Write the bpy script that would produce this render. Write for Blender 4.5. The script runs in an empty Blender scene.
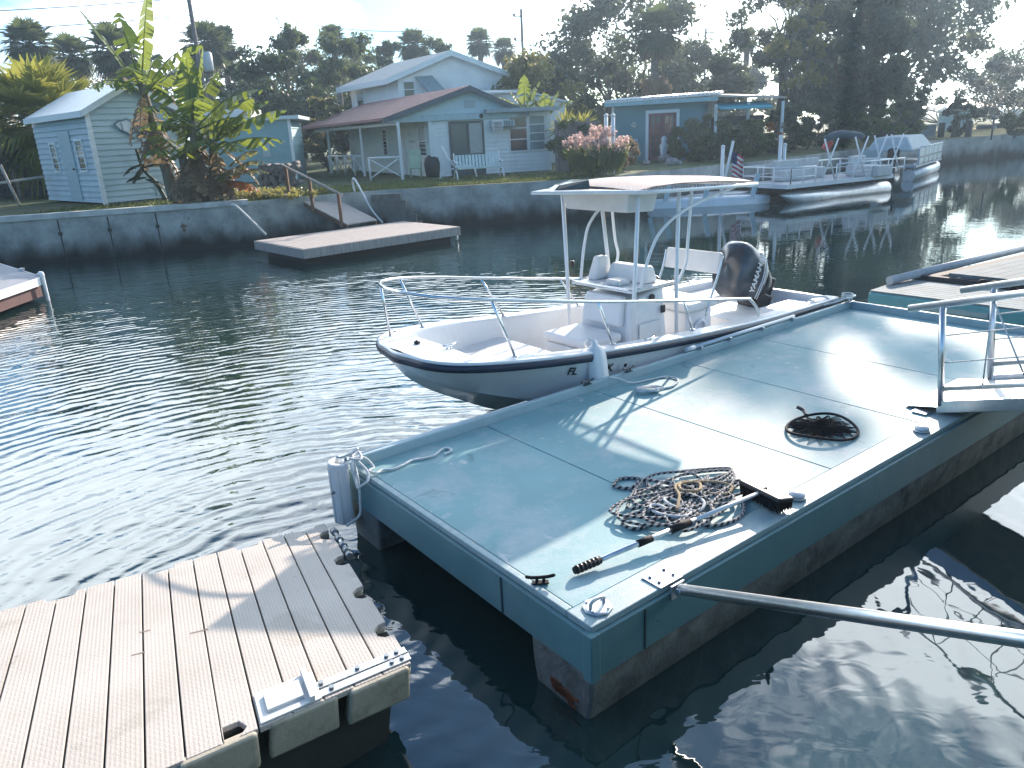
import bpy, bmesh, math, random
from mathutils import Vector as V, Matrix, Quaternion, noise
random.seed(11)
sc = bpy.context.scene
COL = sc.collection
R = math.radians
PI = math.pi

# ------------------------------------------------------------------ camera
FPX, PITCH, ROLL, EYE = 755.0, R(18.5), R(2.9), 3.1
_f = V((0, math.cos(PITCH), -math.sin(PITCH))); _r = V((1, 0, 0)); _u = _r.cross(_f)
CR = _r*math.cos(ROLL) - _u*math.sin(ROLL)
CU = _r*math.sin(ROLL) + _u*math.cos(ROLL)
CO = V((0, 0, EYE))
cam = bpy.data.cameras.new('camera'); camo = bpy.data.objects.new('camera', cam); COL.objects.link(camo)
m = Matrix.Identity(4)
for i, c in enumerate((CR, CU, -_f)):
    for k in range(3): m[k][i] = c[k]
m.translation = CO
camo.matrix_world = m
cam.sensor_width = 36; cam.lens = 36*FPX/1024; cam.clip_end = 3000; cam.clip_start = .05
sc.camera = camo

def ray(px, py): return _f + CR*((px-512)/FPX) + CU*((384-py)/FPX)
def at(px, py, z):                      # surveyed point: where a sight line meets height z
    d = ray(px, py); return CO + d*((z-EYE)/d.z)
def atY(px, py, Y):
    d = ray(px, py); return CO + d*(Y/d.y)

# ------------------------------------------------------------------ materials
MATS = {}
def N(nt, t, **k):
    n = nt.nodes.new(t)
    for a, b in k.items():
        if a == 'loc': continue
        if a.startswith('i_'):
            n.inputs[a[2:].replace('_', ' ')].default_value = b
        else: setattr(n, a, b)
    return n
def mat(name, col, rough=.6, metal=0.0, var=.12, scale=6.0, bump=0.0, bscale=None, dirt=None, dirt_amt=.35, dscale=2.5,
        spec=.5, stretch=(1, 1, 1), trans=0.0, coat=0.0, tcol=None, speck=(), grid=None):
    if name in MATS: return MATS[name]
    m = bpy.data.materials.new(name); m.use_nodes = True
    nt = m.node_tree; nt.nodes.clear(); L = nt.links.new
    out = N(nt, 'ShaderNodeOutputMaterial'); b = N(nt, 'ShaderNodeBsdfPrincipled')
    b.inputs['Roughness'].default_value = rough; b.inputs['Metallic'].default_value = metal
    b.inputs['Specular IOR Level'].default_value = spec
    b.inputs['Coat Weight'].default_value = coat
    tc = N(nt, 'ShaderNodeTexCoord'); mp = N(nt, 'ShaderNodeMapping'); mp.inputs['Scale'].default_value = stretch
    L(tc.outputs['Object'], mp.inputs['Vector'])
    nz = N(nt, 'ShaderNodeTexNoise'); nz.inputs['Scale'].default_value = scale; nz.inputs['Detail'].default_value = 6
    L(mp.outputs[0], nz.inputs['Vector'])
    rp = N(nt, 'ShaderNodeValToRGB')
    c = V(col[:3])
    rp.color_ramp.elements[0].position = .3; rp.color_ramp.elements[1].position = .7
    rp.color_ramp.elements[0].color = (*(c*(1-var)), 1); rp.color_ramp.elements[1].color = (*(c*(1+var)), 1)
    L(nz.outputs['Fac'], rp.inputs['Fac'])
    colout = rp.outputs['Color']
    if dirt:
        n2 = N(nt, 'ShaderNodeTexNoise'); n2.inputs['Scale'].default_value = dscale; n2.inputs['Detail'].default_value = 9
        n2.inputs['Roughness'].default_value = .68
        L(mp.outputs[0], n2.inputs['Vector'])
        r2 = N(nt, 'ShaderNodeValToRGB'); r2.color_ramp.elements[0].position = .5; r2.color_ramp.elements[1].position = .72
        r2.color_ramp.elements[0].color = (0, 0, 0, 1); r2.color_ramp.elements[1].color = (dirt_amt,)*3+(1,)
        L(n2.outputs['Fac'], r2.inputs['Fac'])
        mx = N(nt, 'ShaderNodeMix', data_type='RGBA')
        L(r2.outputs['Color'], mx.inputs['Factor']); L(colout, mx.inputs[6]); mx.inputs[7].default_value = (*dirt, 1)
        colout = mx.outputs[2]
    for sc_, sa_, ss_, lo_ in (speck if speck and isinstance(speck[0][0], tuple) else [speck] if speck else []):   # small irregular marks: droppings, chips, mildew
        n4 = N(nt, 'ShaderNodeTexNoise'); n4.inputs['Scale'].default_value = ss_; n4.inputs['Detail'].default_value = 4; n4.inputs['Roughness'].default_value = .6
        n4.inputs['Distortion'].default_value = .8
        L(mp.outputs[0], n4.inputs['Vector'])
        r4 = N(nt, 'ShaderNodeValToRGB'); r4.color_ramp.elements[0].position = lo_; r4.color_ramp.elements[1].position = lo_+.05
        r4.color_ramp.elements[0].color = (0, 0, 0, 1); r4.color_ramp.elements[1].color = (sa_,)*3+(1,)
        L(n4.outputs['Fac'], r4.inputs['Fac'])
        m4 = N(nt, 'ShaderNodeMix', data_type='RGBA'); L(r4.outputs['Color'], m4.inputs['Factor']); L(colout, m4.inputs[6]); m4.inputs[7].default_value = (*sc_, 1)
        colout = m4.outputs[2]
    L(colout, b.inputs['Base Color'])
    if bump:
        n3 = N(nt, 'ShaderNodeTexNoise'); n3.inputs['Scale'].default_value = bscale or scale*4; n3.inputs['Detail'].default_value = 5
        L(mp.outputs[0], n3.inputs['Vector'])
        bp = N(nt, 'ShaderNodeBump'); bp.inputs['Strength'].default_value = bump; bp.inputs['Distance'].default_value = .02
        L(n3.outputs['Fac'], bp.inputs['Height']); L(bp.outputs[0], b.inputs['Normal'])
        if grid:                         # moulded tread pattern
            ang, gs = grid
            gm_ = N(nt, 'ShaderNodeMapping'); gm_.inputs['Rotation'].default_value = (0, 0, -ang); L(tc.outputs['Object'], gm_.inputs['Vector'])
            bk = N(nt, 'ShaderNodeTexBrick'); bk.inputs['Scale'].default_value = gs; bk.inputs['Mortar Size'].default_value = .09; bk.inputs['Mortar Smooth'].default_value = .6
            bk.inputs['Color1'].default_value = (1, 1, 1, 1); bk.inputs['Color2'].default_value = (.82, .82, .82, 1); bk.inputs['Mortar'].default_value = (0, 0, 0, 1)
            L(gm_.outputs[0], bk.inputs['Vector'])
            b2 = N(nt, 'ShaderNodeBump'); b2.inputs['Strength'].default_value = .28; b2.inputs['Distance'].default_value = .004
            L(bk.outputs['Color'], b2.inputs['Height']); L(bp.outputs[0], b2.inputs['Normal']); L(b2.outputs[0], b.inputs['Normal'])
    sh = b.outputs[0]
    if trans:
        t = N(nt, 'ShaderNodeBsdfTranslucent'); ms = N(nt, 'ShaderNodeMixShader'); ms.inputs[0].default_value = trans
        if tcol: t.inputs['Color'].default_value = (*tcol, 1)
        else: L(colout, t.inputs['Color'])
        L(sh, ms.inputs[1]); L(t.outputs[0], ms.inputs[2]); sh = ms.outputs[0]
    L(sh, out.inputs['Surface'])
    MATS[name] = m
    return m

def leafmat(name, col, col2, trans=.35, tcol=None, rough=.5):
    # leaves differ in colour from clump to clump
    if name in MATS: return MATS[name]
    m = bpy.data.materials.new(name); m.use_nodes = True
    nt = m.node_tree; nt.nodes.clear(); L = nt.links.new
    out = N(nt, 'ShaderNodeOutputMaterial'); b = N(nt, 'ShaderNodeBsdfPrincipled'); b.inputs['Roughness'].default_value = rough
    b.inputs['Specular IOR Level'].default_value = .35
    tc = N(nt, 'ShaderNodeTexCoord'); nz = N(nt, 'ShaderNodeTexNoise'); nz.inputs['Scale'].default_value = .9; nz.inputs['Detail'].default_value = 8
    nz.inputs['Roughness'].default_value = .75
    L(tc.outputs['Object'], nz.inputs['Vector'])
    rp = N(nt, 'ShaderNodeValToRGB'); rp.color_ramp.elements[0].position = .38; rp.color_ramp.elements[1].position = .66
    rp.color_ramp.elements[0].color = (*col, 1); rp.color_ramp.elements[1].color = (*col2, 1)
    L(nz.outputs['Fac'], rp.inputs['Fac']); L(rp.outputs[0], b.inputs['Base Color'])
    t = N(nt, 'ShaderNodeBsdfTranslucent')
    if tcol: t.inputs['Color'].default_value = (*tcol, 1)
    else: L(rp.outputs[0], t.inputs['Color'])
    ms = N(nt, 'ShaderNodeMixShader'); ms.inputs[0].default_value = trans
    L(b.outputs[0], ms.inputs[1]); L(t.outputs[0], ms.inputs[2]); L(ms.outputs[0], out.inputs['Surface'])
    MATS[name] = m
    return m

# ------------------------------------------------------------------ mesh builder
class MB:
    def __init__(s): s.v = []; s.f = []; s.mi = []; s.sm = []
    def add(s, vs, fs, mi=0, smooth=False):
        o = len(s.v); s.v += [tuple(x) for x in vs]
        for f in fs: s.f.append([i+o for i in f]); s.mi.append(mi); s.sm.append(smooth)
        return s
    def box(s, c, d, rot=None, mi=0, taper=1.0):
        c = V(c); hx, hy, hz = d[0]/2, d[1]/2, d[2]/2
        vs = []
        for z in (-1, 1):
            k = taper if z > 0 else 1
            for x, y in ((-1, -1), (1, -1), (1, 1), (-1, 1)):
                p = V((x*hx*k, y*hy*k, z*hz))
                if rot is not None: p = rot @ p
                vs.append(c+p)
        return s.add(vs, [(3, 2, 1, 0), (4, 5, 6, 7), (0, 1, 5, 4), (1, 2, 6, 5), (2, 3, 7, 6), (3, 0, 4, 7)], mi)
    def bb(s, a, b, mi=0):
        return s.box([(a[i]+b[i])/2 for i in range(3)], [abs(b[i]-a[i]) for i in range(3)], mi=mi)
    def hexa(s, lo, hi, mi=0):           # bottom quad + top quad
        return s.add(list(lo)+list(hi), [(3, 2, 1, 0), (4, 5, 6, 7), (0, 1, 5, 4), (1, 2, 6, 5), (2, 3, 7, 6), (3, 0, 4, 7)], mi)
    def prism(s, poly, off, mi=0):       # polygon (3D points) swept by a vector
        n = len(poly); off = V(off); a = [V(p) for p in poly]; b = [p+off for p in a]
        return s.add(a+b, [tuple(range(n))[::-1], tuple(range(n, 2*n))]+[(i, (i+1) % n, n+(i+1) % n, n+i) for i in range(n)], mi)
    def quad(s, a, b, c, d, mi=0): return s.add([a, b, c, d], [(0, 1, 2, 3)], mi)
    def tube(s, pts, r, seg=8, mi=0, cap=True, closed=False, smooth=True):
        pts = [V(p) for p in pts]; n = len(pts)
        rs = r if isinstance(r, (list, tuple)) else [r]*n
        vs = []; up = None
        for i, p in enumerate(pts):
            if closed: t = pts[(i+1) % n]-pts[(i-1) % n]
            else: t = pts[min(i+1, n-1)]-pts[max(i-1, 0)]
            if t.length < 1e-9: t = V((0, 0, 1))
            t.normalize()
            if up is None:
                up = V((0, 0, 1)) if abs(t.z) < .9 else V((1, 0, 0))
            a = up - t*up.dot(t)
            if a.length < 1e-4: a = t.orthogonal()
            a.normalize(); up = a; b = t.cross(a)
            for k in range(seg):
                w = 2*PI*k/seg; vs.append(p+(a*math.cos(w)+b*math.sin(w))*rs[i])
        fs = []
        for i in range(n if closed else n-1):
            j = (i+1) % n
            for k in range(seg):
                k2 = (k+1) % seg; fs.append((i*seg+k, i*seg+k2, j*seg+k2, j*seg+k))
        s.add(vs, fs, mi, smooth)
        if cap and not closed:
            o = len(s.v)-len(vs)
            s.f.append([o+k for k in range(seg)][::-1]); s.mi.append(mi); s.sm.append(False)
            s.f.append([o+(n-1)*seg+k for k in range(seg)]); s.mi.append(mi); s.sm.append(False)
        return s
    def loft(s, rings, mi=0, closed=True, cap0=False, cap1=False, smooth=True):
        n = len(rings[0]); vs = [p for r in rings for p in r]; fs = []
        for i in range(len(rings)-1):
            for k in range(n if closed else n-1):
                k2 = (k+1) % n; fs.append((i*n+k, i*n+k2, (i+1)*n+k2, (i+1)*n+k))
        o = len(s.v); s.add(vs, fs, mi, smooth)
        if cap0: s.f.append([o+k for k in range(n)][::-1]); s.mi.append(mi); s.sm.append(False)
        if cap1: s.f.append([o+(len(rings)-1)*n+k for k in range(n)]); s.mi.append(mi); s.sm.append(False)
        return s
    def lathe(s, prof, c=(0, 0, 0), seg=16, mi=0, sx=1, sy=1):
        c = V(c)
        rings = [[c+V((r*sx*math.cos(2*PI*k/seg), r*sy*math.sin(2*PI*k/seg), z)) for k in range(seg)] for r, z in prof]
        return s.loft(rings, mi, True, True, True)
    def build(s, name, mats, parent=None, bevel=0, bseg=2, sub=0, autosmooth=False):
        me = bpy.data.meshes.new(name); me.from_pydata(s.v, [], s.f)
        if not isinstance(mats, (list, tuple)): mats = [mats]
        for x in mats: me.materials.append(x)
        for p, a, b in zip(me.polygons, s.mi, s.sm): p.material_index = a; p.use_smooth = b
        me.update()
        o = bpy.data.objects.new(name, me); COL.objects.link(o)
        if parent: o.parent = parent
        if bevel:
            b = o.modifiers.new('b', 'BEVEL'); b.width = bevel; b.segments = bseg; b.limit_method = 'ANGLE'; b.angle_limit = R(40)
        if sub:
            b = o.modifiers.new('s', 'SUBSURF'); b.levels = sub; b.render_levels = sub
        return o

def tag(o, label=None, cat=None, group=None, kind=None):
    if label: o['label'] = label
    if cat: o['category'] = cat
    if group: o['group'] = group
    if kind: o['kind'] = kind
    return o
def thing(name, label, cat, loc=(0, 0, 0), rz=0, group=None):
    o = bpy.data.objects.new(name, None); COL.objects.link(o); o.location = loc; o.rotation_euler = (0, 0, rz)
    o.empty_display_size = .2
    return tag(o, label, cat, group)
def tree_copy(o, loc, rz=0, label=None, scale=1.0):
    r = o.copy(); COL.objects.link(r); r.location = loc; r.rotation_euler = (0, 0, rz); r.scale = (scale,)*3
    if label: r['label'] = label
    for ch in list(o.children):
        c = ch.copy(); COL.objects.link(c); c.parent = r
        for g in list(ch.children):
            d = g.copy(); COL.objects.link(d); d.parent = c
    return r
def smooth_path(pts, n=8):             # Catmull-Rom through points
    pts = [V(p) for p in pts]; out = []
    for i in range(len(pts)-1):
        p0 = pts[max(i-1, 0)]; p1 = pts[i]; p2 = pts[i+1]; p3 = pts[min(i+2, len(pts)-1)]
        for k in range(n):
            t = k/n
            out.append(.5*((2*p1)+(p2-p0)*t+(2*p0-5*p1+4*p2-p3)*t*t+(3*p1-p0-3*p2+p3)*t**3))
    out.append(pts[-1]); return out
def text_part(txt, size, name, material, parent, matrix, depth=.002, shear=0):
    cu = bpy.data.curves.new(name, 'FONT'); cu.body = txt; cu.size = size; cu.extrude = depth; cu.align_x = 'CENTER'; cu.align_y = 'CENTER'
    cu.offset = size*.012; cu.shear = shear
    o = bpy.data.objects.new(name+'_c', cu); COL.objects.link(o)
    dg = bpy.context.evaluated_depsgraph_get()
    me = bpy.data.meshes.new_from_object(o.evaluated_get(dg))
    bpy.data.objects.remove(o)
    me.materials.clear(); me.materials.append(material)
    q = bpy.data.objects.new(name, me); COL.objects.link(q); q.parent = parent; q.matrix_local = matrix
    return q
def frame(o, x, z):                    # matrix: local x along x, local z along z
    x = V(x).normalized(); z = V(z); z = (z-x*z.dot(x)).normalized(); y = z.cross(x)
    mm = Matrix.Identity(4)
    for i, c in enumerate((x, y, z)):
        for k in range(3): mm[k][i] = c[k]
    mm.translation = V(o); return mm

# palette
white_gel = mat('white_gelcoat', (.78, .79, .80), .28, speck=((.5, .45, .38), .4, 8.0, .70), var=.03, scale=3, dirt=(.55, .5, .42), dirt_amt=.25, dscale=3.5, coat=.3)
white_in = mat('white_liner', (.74, .74, .73), .45, speck=((.35, .3, .24), .5, 11.0, .68), var=.05, scale=5, dirt=(.42, .38, .3), dirt_amt=.3, dscale=4, bump=.08, bscale=90)
navy = mat('navy_rub_rail', (.012, .022, .05), .4, var=.1)
steel = mat('stainless_tube', (.72, .74, .76), .18, 1.0, var=.04)
alu = mat('brushed_aluminium', (.68, .70, .72), .32, 1.0, var=.08, scale=20)
galv = mat('galvanised_plate', (.55, .58, .60), .38, .9, var=.15, scale=25)
white_tube = mat('white_powder_tube', (.75, .77, .79), .3, 0, var=.03)
vinyl = mat('white_vinyl_cushion', (.72, .72, .72), .5, var=.05, scale=4, bump=.05)
canvas_w = mat('sand_canvas', (.62, .53, .48), .85, var=.07, scale=5, bump=.15, bscale=200, trans=.12)
cowl_m = mat('dark_cowl_paint', (.035, .045, .06), .3, .1, var=.25, scale=5, coat=.4, dirt=(.18, .19, .2), dirt_amt=.3, dscale=6)
black = mat('black_rubber', (.012, .012, .014), .75, spec=.25, var=.2)
blackpl = mat('black_plastic', (.02, .02, .022), .4, var=.15)
silver_ink = mat('silver_lettering', (.75, .77, .8), .35, .2, var=.02)
rope_w = mat('white_rope', (.66, .67, .66), .85, var=.18, scale=60, bump=.5, bscale=120)
rope_t = mat('tan_rope', (.42, .32, .2), .9, var=.25, scale=60, bump=.5, bscale=120)
red = mat('red_paint', (.45, .03, .03), .5)
# ------------------------------------------------------------------ light and sky
SUN_AZ, SUN_EL = R(24.0), R(20.6)
w = bpy.data.worlds.new('World'); sc.world = w; w.use_nodes = True
nt = w.node_tree; nt.nodes.clear(); L = nt.links.new
wo = N(nt, 'ShaderNodeOutputWorld'); bg = N(nt, 'ShaderNodeBackground'); bg.inputs['Strength'].default_value = .118
sky = N(nt, 'ShaderNodeTexSky'); sky.sky_type = 'NISHITA'; sky.sun_disc = False
sky.sun_elevation = SUN_EL; sky.sun_rotation = SUN_AZ; sky.air_density = 1.0; sky.dust_density = .6; sky.ozone_density = 2.5
tc = N(nt, 'ShaderNodeTexCoord'); mp = N(nt, 'ShaderNodeMapping'); mp.inputs['Scale'].default_value = (1, 1, 2.6); mp.inputs['Location'].default_value = (3.1, .4, 0)
L(tc.outputs['Generated'], mp.inputs['Vector'])
nz = N(nt, 'ShaderNodeTexNoise'); nz.inputs['Scale'].default_value = 2.3; nz.inputs['Detail'].default_value = 9; nz.inputs['Roughness'].default_value = .58
L(mp.outputs[0], nz.inputs['Vector'])
cr = N(nt, 'ShaderNodeValToRGB'); cr.color_ramp.elements[0].position = .43; cr.color_ramp.elements[1].position = .68
cr.color_ramp.elements[0].color = (0, 0, 0, 1); cr.color_ramp.elements[1].color = (.92, .92, .92, 1)
sx = N(nt, 'ShaderNodeSeparateXYZ'); L(tc.outputs['Generated'], sx.inputs[0])
el = N(nt, 'ShaderNodeMapRange', interpolation_type='SMOOTHSTEP'); L(sx.outputs['Z'], el.inputs['Value'])
for i_, x_ in ((1, .17), (2, .34), (3, 0), (4, .17)): el.inputs[i_].default_value = x_
hi = N(nt, 'ShaderNodeMapRange', interpolation_type='SMOOTHSTEP'); L(sx.outputs['Z'], hi.inputs['Value'])
for i_, x_ in ((1, .48), (2, .68), (3, 0), (4, -.32)): hi.inputs[i_].default_value = x_
az = N(nt, 'ShaderNodeMapRange', interpolation_type='SMOOTHSTEP'); L(sx.outputs['X'], az.inputs['Value'])
for i_, x_ in ((1, -.3), (2, .35), (3, -.035), (4, .07)): az.inputs[i_].default_value = x_
bk_ = N(nt, 'ShaderNodeMapRange', interpolation_type='SMOOTHSTEP'); L(sx.outputs['Y'], bk_.inputs['Value'])
for i_, x_ in ((1, .25), (2, -.3), (3, 0), (4, -.3)): bk_.inputs[i_].default_value = x_
acc = nz.outputs['Fac']
for q_ in (el, hi, az, bk_):
    ad_ = N(nt, 'ShaderNodeMath', operation='ADD'); L(acc, ad_.inputs[0]); L(q_.outputs[0], ad_.inputs[1]); acc = ad_.outputs[0]
L(acc, cr.inputs['Fac'])
mx = N(nt, 'ShaderNodeMix', data_type='RGBA'); L(cr.outputs[0], mx.inputs['Factor']); tn = N(nt, 'ShaderNodeMix', data_type='RGBA', blend_type='MULTIPLY'); tn.inputs['Factor'].default_value = 1; tn.inputs[7].default_value = (.78, 1.0, 1.04, 1)
L(sky.outputs[0], tn.inputs[6]); L(tn.outputs[2], mx.inputs[6])
sx0 = N(nt, 'ShaderNodeSeparateXYZ'); L(tc.outputs['Generated'], sx0.inputs[0]); lf0 = N(nt, 'ShaderNodeMapRange', interpolation_type='SMOOTHSTEP'); L(sx0.outputs['X'], lf0.inputs['Value'])
for i_, x_ in ((1, -.45), (2, .30), (3, 0), (4, 1)): lf0.inputs[i_].default_value = x_
tm = N(nt, 'ShaderNodeMix', data_type='RGBA'); L(lf0.outputs[0], tm.inputs['Factor']); tm.inputs[6].default_value = (.42, .68, .92, 1); tm.inputs[7].default_value = (.78, 1.0, 1.04, 1); L(tm.outputs[2], tn.inputs[7]); mx.inputs[7].default_value = (19.5, 21.2, 22.4, 1)
L(mx.outputs[2], bg.inputs['Color']); L(bg.outputs[0], wo.inputs['Surface'])
sl = bpy.data.lights.new('sun', 'SUN'); sl.energy = 5.0; sl.angle = R(.53); sl.color = (1, .85, .72)
so = bpy.data.objects.new('sun', sl); COL.objects.link(so)
SD = V((math.sin(SUN_AZ)*math.cos(SUN_EL), math.cos(SUN_AZ)*math.cos(SUN_EL), math.sin(SUN_EL)))
so.rotation_mode = 'QUATERNION'; so.rotation_quaternion = (-SD).to_track_quat('-Z', 'Y'); so.location = SD*50
sc.view_settings.view_transform = 'Standard'; sc.view_settings.look = 'None'; sc.view_settings.exposure = .95; sc.view_settings.gamma = 1
sc.view_settings.use_curve_mapping = False
sc.cycles.max_bounces = 6; sc.cycles.diffuse_bounces = 3; sc.cycles.glossy_bounces = 3; sc.cycles.transmission_bounces = 3
sc.cycles.transparent_max_bounces = 8; sc.cycles.volume_bounces = 0
sc.cycles.caustics_reflective = False; sc.cycles.caustics_refractive = False
sc.cycles.use_denoising = True
sc.cycles.sample_clamp_indirect = 6

# ------------------------------------------------------------------ water
def water_mat():
    m = bpy.data.materials.new('canal_water'); m.use_nodes = True
    nt = m.node_tree; nt.nodes.clear(); L = nt.links.new
    out = N(nt, 'ShaderNodeOutputMaterial'); b = N(nt, 'ShaderNodeBsdfPrincipled')
    b.inputs['Base Color'].default_value = (.012, .034, .034, 1); b.inputs['Roughness'].default_value = .025
    b.inputs['IOR'].default_value = 2.0; b.inputs['Specular IOR Level'].default_value = .5
    tc = N(nt, 'ShaderNodeTexCoord')
    def nzt(scale, detail, st=(1, 1, 1), rough=.5, rot=0, dist=0):
        mp = N(nt, 'ShaderNodeMapping'); mp.inputs['Scale'].default_value = st; mp.inputs['Rotation'].default_value = (0, 0, rot)
        L(tc.outputs['Object'], mp.inputs['Vector'])
        n = N(nt, 'ShaderNodeTexNoise'); n.inputs['Scale'].default_value = scale; n.inputs['Detail'].default_value = detail; n.inputs['Roughness'].default_value = rough
        n.inputs['Distortion'].default_value = dist
        L(mp.outputs[0], n.inputs['Vector']); return n.outputs['Fac']
    def mth(op, a, c):
        n = N(nt, 'ShaderNodeMath', operation=op)
        for i, x in enumerate((a, c)):
            if isinstance(x, (int, float)): n.inputs[i].default_value = x
            else: L(x, n.inputs[i])
        return n.outputs[0]
    # fine wind ripples, longer swell, and ring wavelets around the docks
    fine = nzt(3.6, 2, (1, 1.5, 1), .45, R(-20), .8)
    mid = nzt(1.15, 1.5, (1, 1.7, 1), .45, R(12), .5)
    mp = N(nt, 'ShaderNodeMapping'); mp.inputs['Location'].default_value = (1.3, -4.4, 0)
    L(tc.outputs['Object'], mp.inputs['Vector'])
    dz = N(nt, 'ShaderNodeTexNoise'); dz.inputs['Scale'].default_value = .9; L(mp.outputs[0], dz.inputs['Vector'])
    ad = N(nt, 'ShaderNodeMix', data_type='VECTOR'); ad.inputs['Factor'].default_value = .5
    L(mp.outputs[0], ad.inputs[4]); L(dz.outputs['Color'], ad.inputs[5])
    wv = N(nt, 'ShaderNodeTexWave', wave_type='RINGS', rings_direction='Z'); wv.inputs['Scale'].default_value = 1.5; wv.inputs['Distortion'].default_value = 5.0
    wv.inputs['Detail'].default_value = 2; wv.inputs['Detail Scale'].default_value = 1.1
    L(mp.outputs[0], wv.inputs['Vector'])
    # breezy patch: strong in the open part left of the boat, slack in the lee under the right bank and between the docks
    sx = N(nt, 'ShaderNodeSeparateXYZ'); L(tc.outputs['Object'], sx.inputs[0])
    mr = N(nt, 'ShaderNodeMapRange', interpolation_type='SMOOTHSTEP'); L(sx.outputs['X'], mr.inputs['Value'])
    for i, x in ((1, 3.5), (2, -2.0), (3, .16), (4, 1.0)): mr.inputs[i].default_value = x
    mr2 = N(nt, 'ShaderNodeMapRange', interpolation_type='SMOOTHSTEP'); L(sx.outputs['Y'], mr2.inputs['Value'])
    for i, x in ((1, 20), (2, 11), (3, .5), (4, 1.0)): mr2.inputs[i].default_value = x
    patch = nzt(.22, 2)
    pr = N(nt, 'ShaderNodeMapRange'); L(patch, pr.inputs['Value'])
    for i, x in ((1, .35), (2, .65), (3, .45), (4, 1.15)): pr.inputs[i].default_value = x
    amp = mth('MULTIPLY', mth('MULTIPLY', mr.outputs[0], mr2.outputs[0]), pr.outputs[0])
    h = mth('ADD', mth('MULTIPLY', fine, .0065), mth('MULTIPLY', mid, .030))
    h = mth('ADD', h, mth('MULTIPLY', wv.outputs['Fac'], .005))
    h = mth('MULTIPLY', h, amp)
    bp = N(nt, 'ShaderNodeBump'); bp.inputs['Strength'].default_value = 1; bp.inputs['Distance'].default_value = 1.0
    L(h, bp.inputs['Height']); L(bp.outputs[0], b.inputs['Normal'])
    L(b.outputs[0], out.inputs['Surface'])
    return m
tag(MB().quad((-300, -40, 0), (300, -40, 0), (300, 250, 0), (-300, 250, 0)).build('water', water_mat()), kind='structure')
tag(MB().quad((-390, -90, -2.2), (390, -90, -2.2), (390, 390, -2.2), (-390, 390, -2.2)).build('canal_bed', mat('mud', (.05, .045, .03), .9)), kind='structure')

# ------------------------------------------------------------------ far bank
G = 1.38
def ground_mat(name, a, b_, c):
    m = bpy.data.materials.new(name); m.use_nodes = True
    nt = m.node_tree; L = nt.links.new; b = nt.nodes['Principled BSDF']; b.inputs['Roughness'].default_value = .9
    tc = N(nt, 'ShaderNodeTexCoord'); n = N(nt, 'ShaderNodeTexNoise'); n.inputs['Scale'].default_value = .35; n.inputs['Detail'].default_value = 8
    L(tc.outputs['Object'], n.inputs['Vector'])
    r = N(nt, 'ShaderNodeValToRGB'); e = r.color_ramp.elements; e[0].position = .36; e[0].color = (*a, 1); e[1].position = .68; e[1].color = (*c, 1)
    k = e.new(.52); k.color = (*b_, 1)
    L(n.outputs['Fac'], r.inputs['Fac']); L(r.outputs[0], b.inputs['Base Color'])
    n2 = N(nt, 'ShaderNodeTexNoise'); n2.inputs['Scale'].default_value = 14; n2.inputs['Detail'].default_value = 6; L(tc.outputs['Object'], n2.inputs['Vector'])
    bp = N(nt, 'ShaderNodeBump'); bp.inputs['Strength'].default_value = .9; bp.inputs['Distance'].default_value = .12; L(n2.outputs['Fac'], bp.inputs['Height']); L(bp.outputs[0], b.inputs['Normal'])
    return m
WALL = [(-200, -38), (-60, 8.5), (-14.6, 22.75), (-8.7, 24.55), (-8.1, 24.75), (-5.8, 26.25), (-4.2, 27.0), (3.6, 27.6), (5.4, 29.6), (11.2, 33.6), (20.5, 42.5), (27, 47.5), (33, 50.6), (60, 53.5), (140, 60), (300, 62)]
lawn = ground_mat('bank_lawn', (.035, .075, .018), (.07, .10, .028), (.15, .13, .06))
gm = MB()
top = [V((x, y, G)) for x, y in WALL]
far = [V((-390, -90, G)), V((-390, 390, G)), V((390, 390, G)), V((390, 62, G))]
gm.add(top+[far[3], far[2], far[1], far[0]], [list(range(len(top)+4))])
tag(gm.build('ground', lawn), kind='structure')

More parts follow.
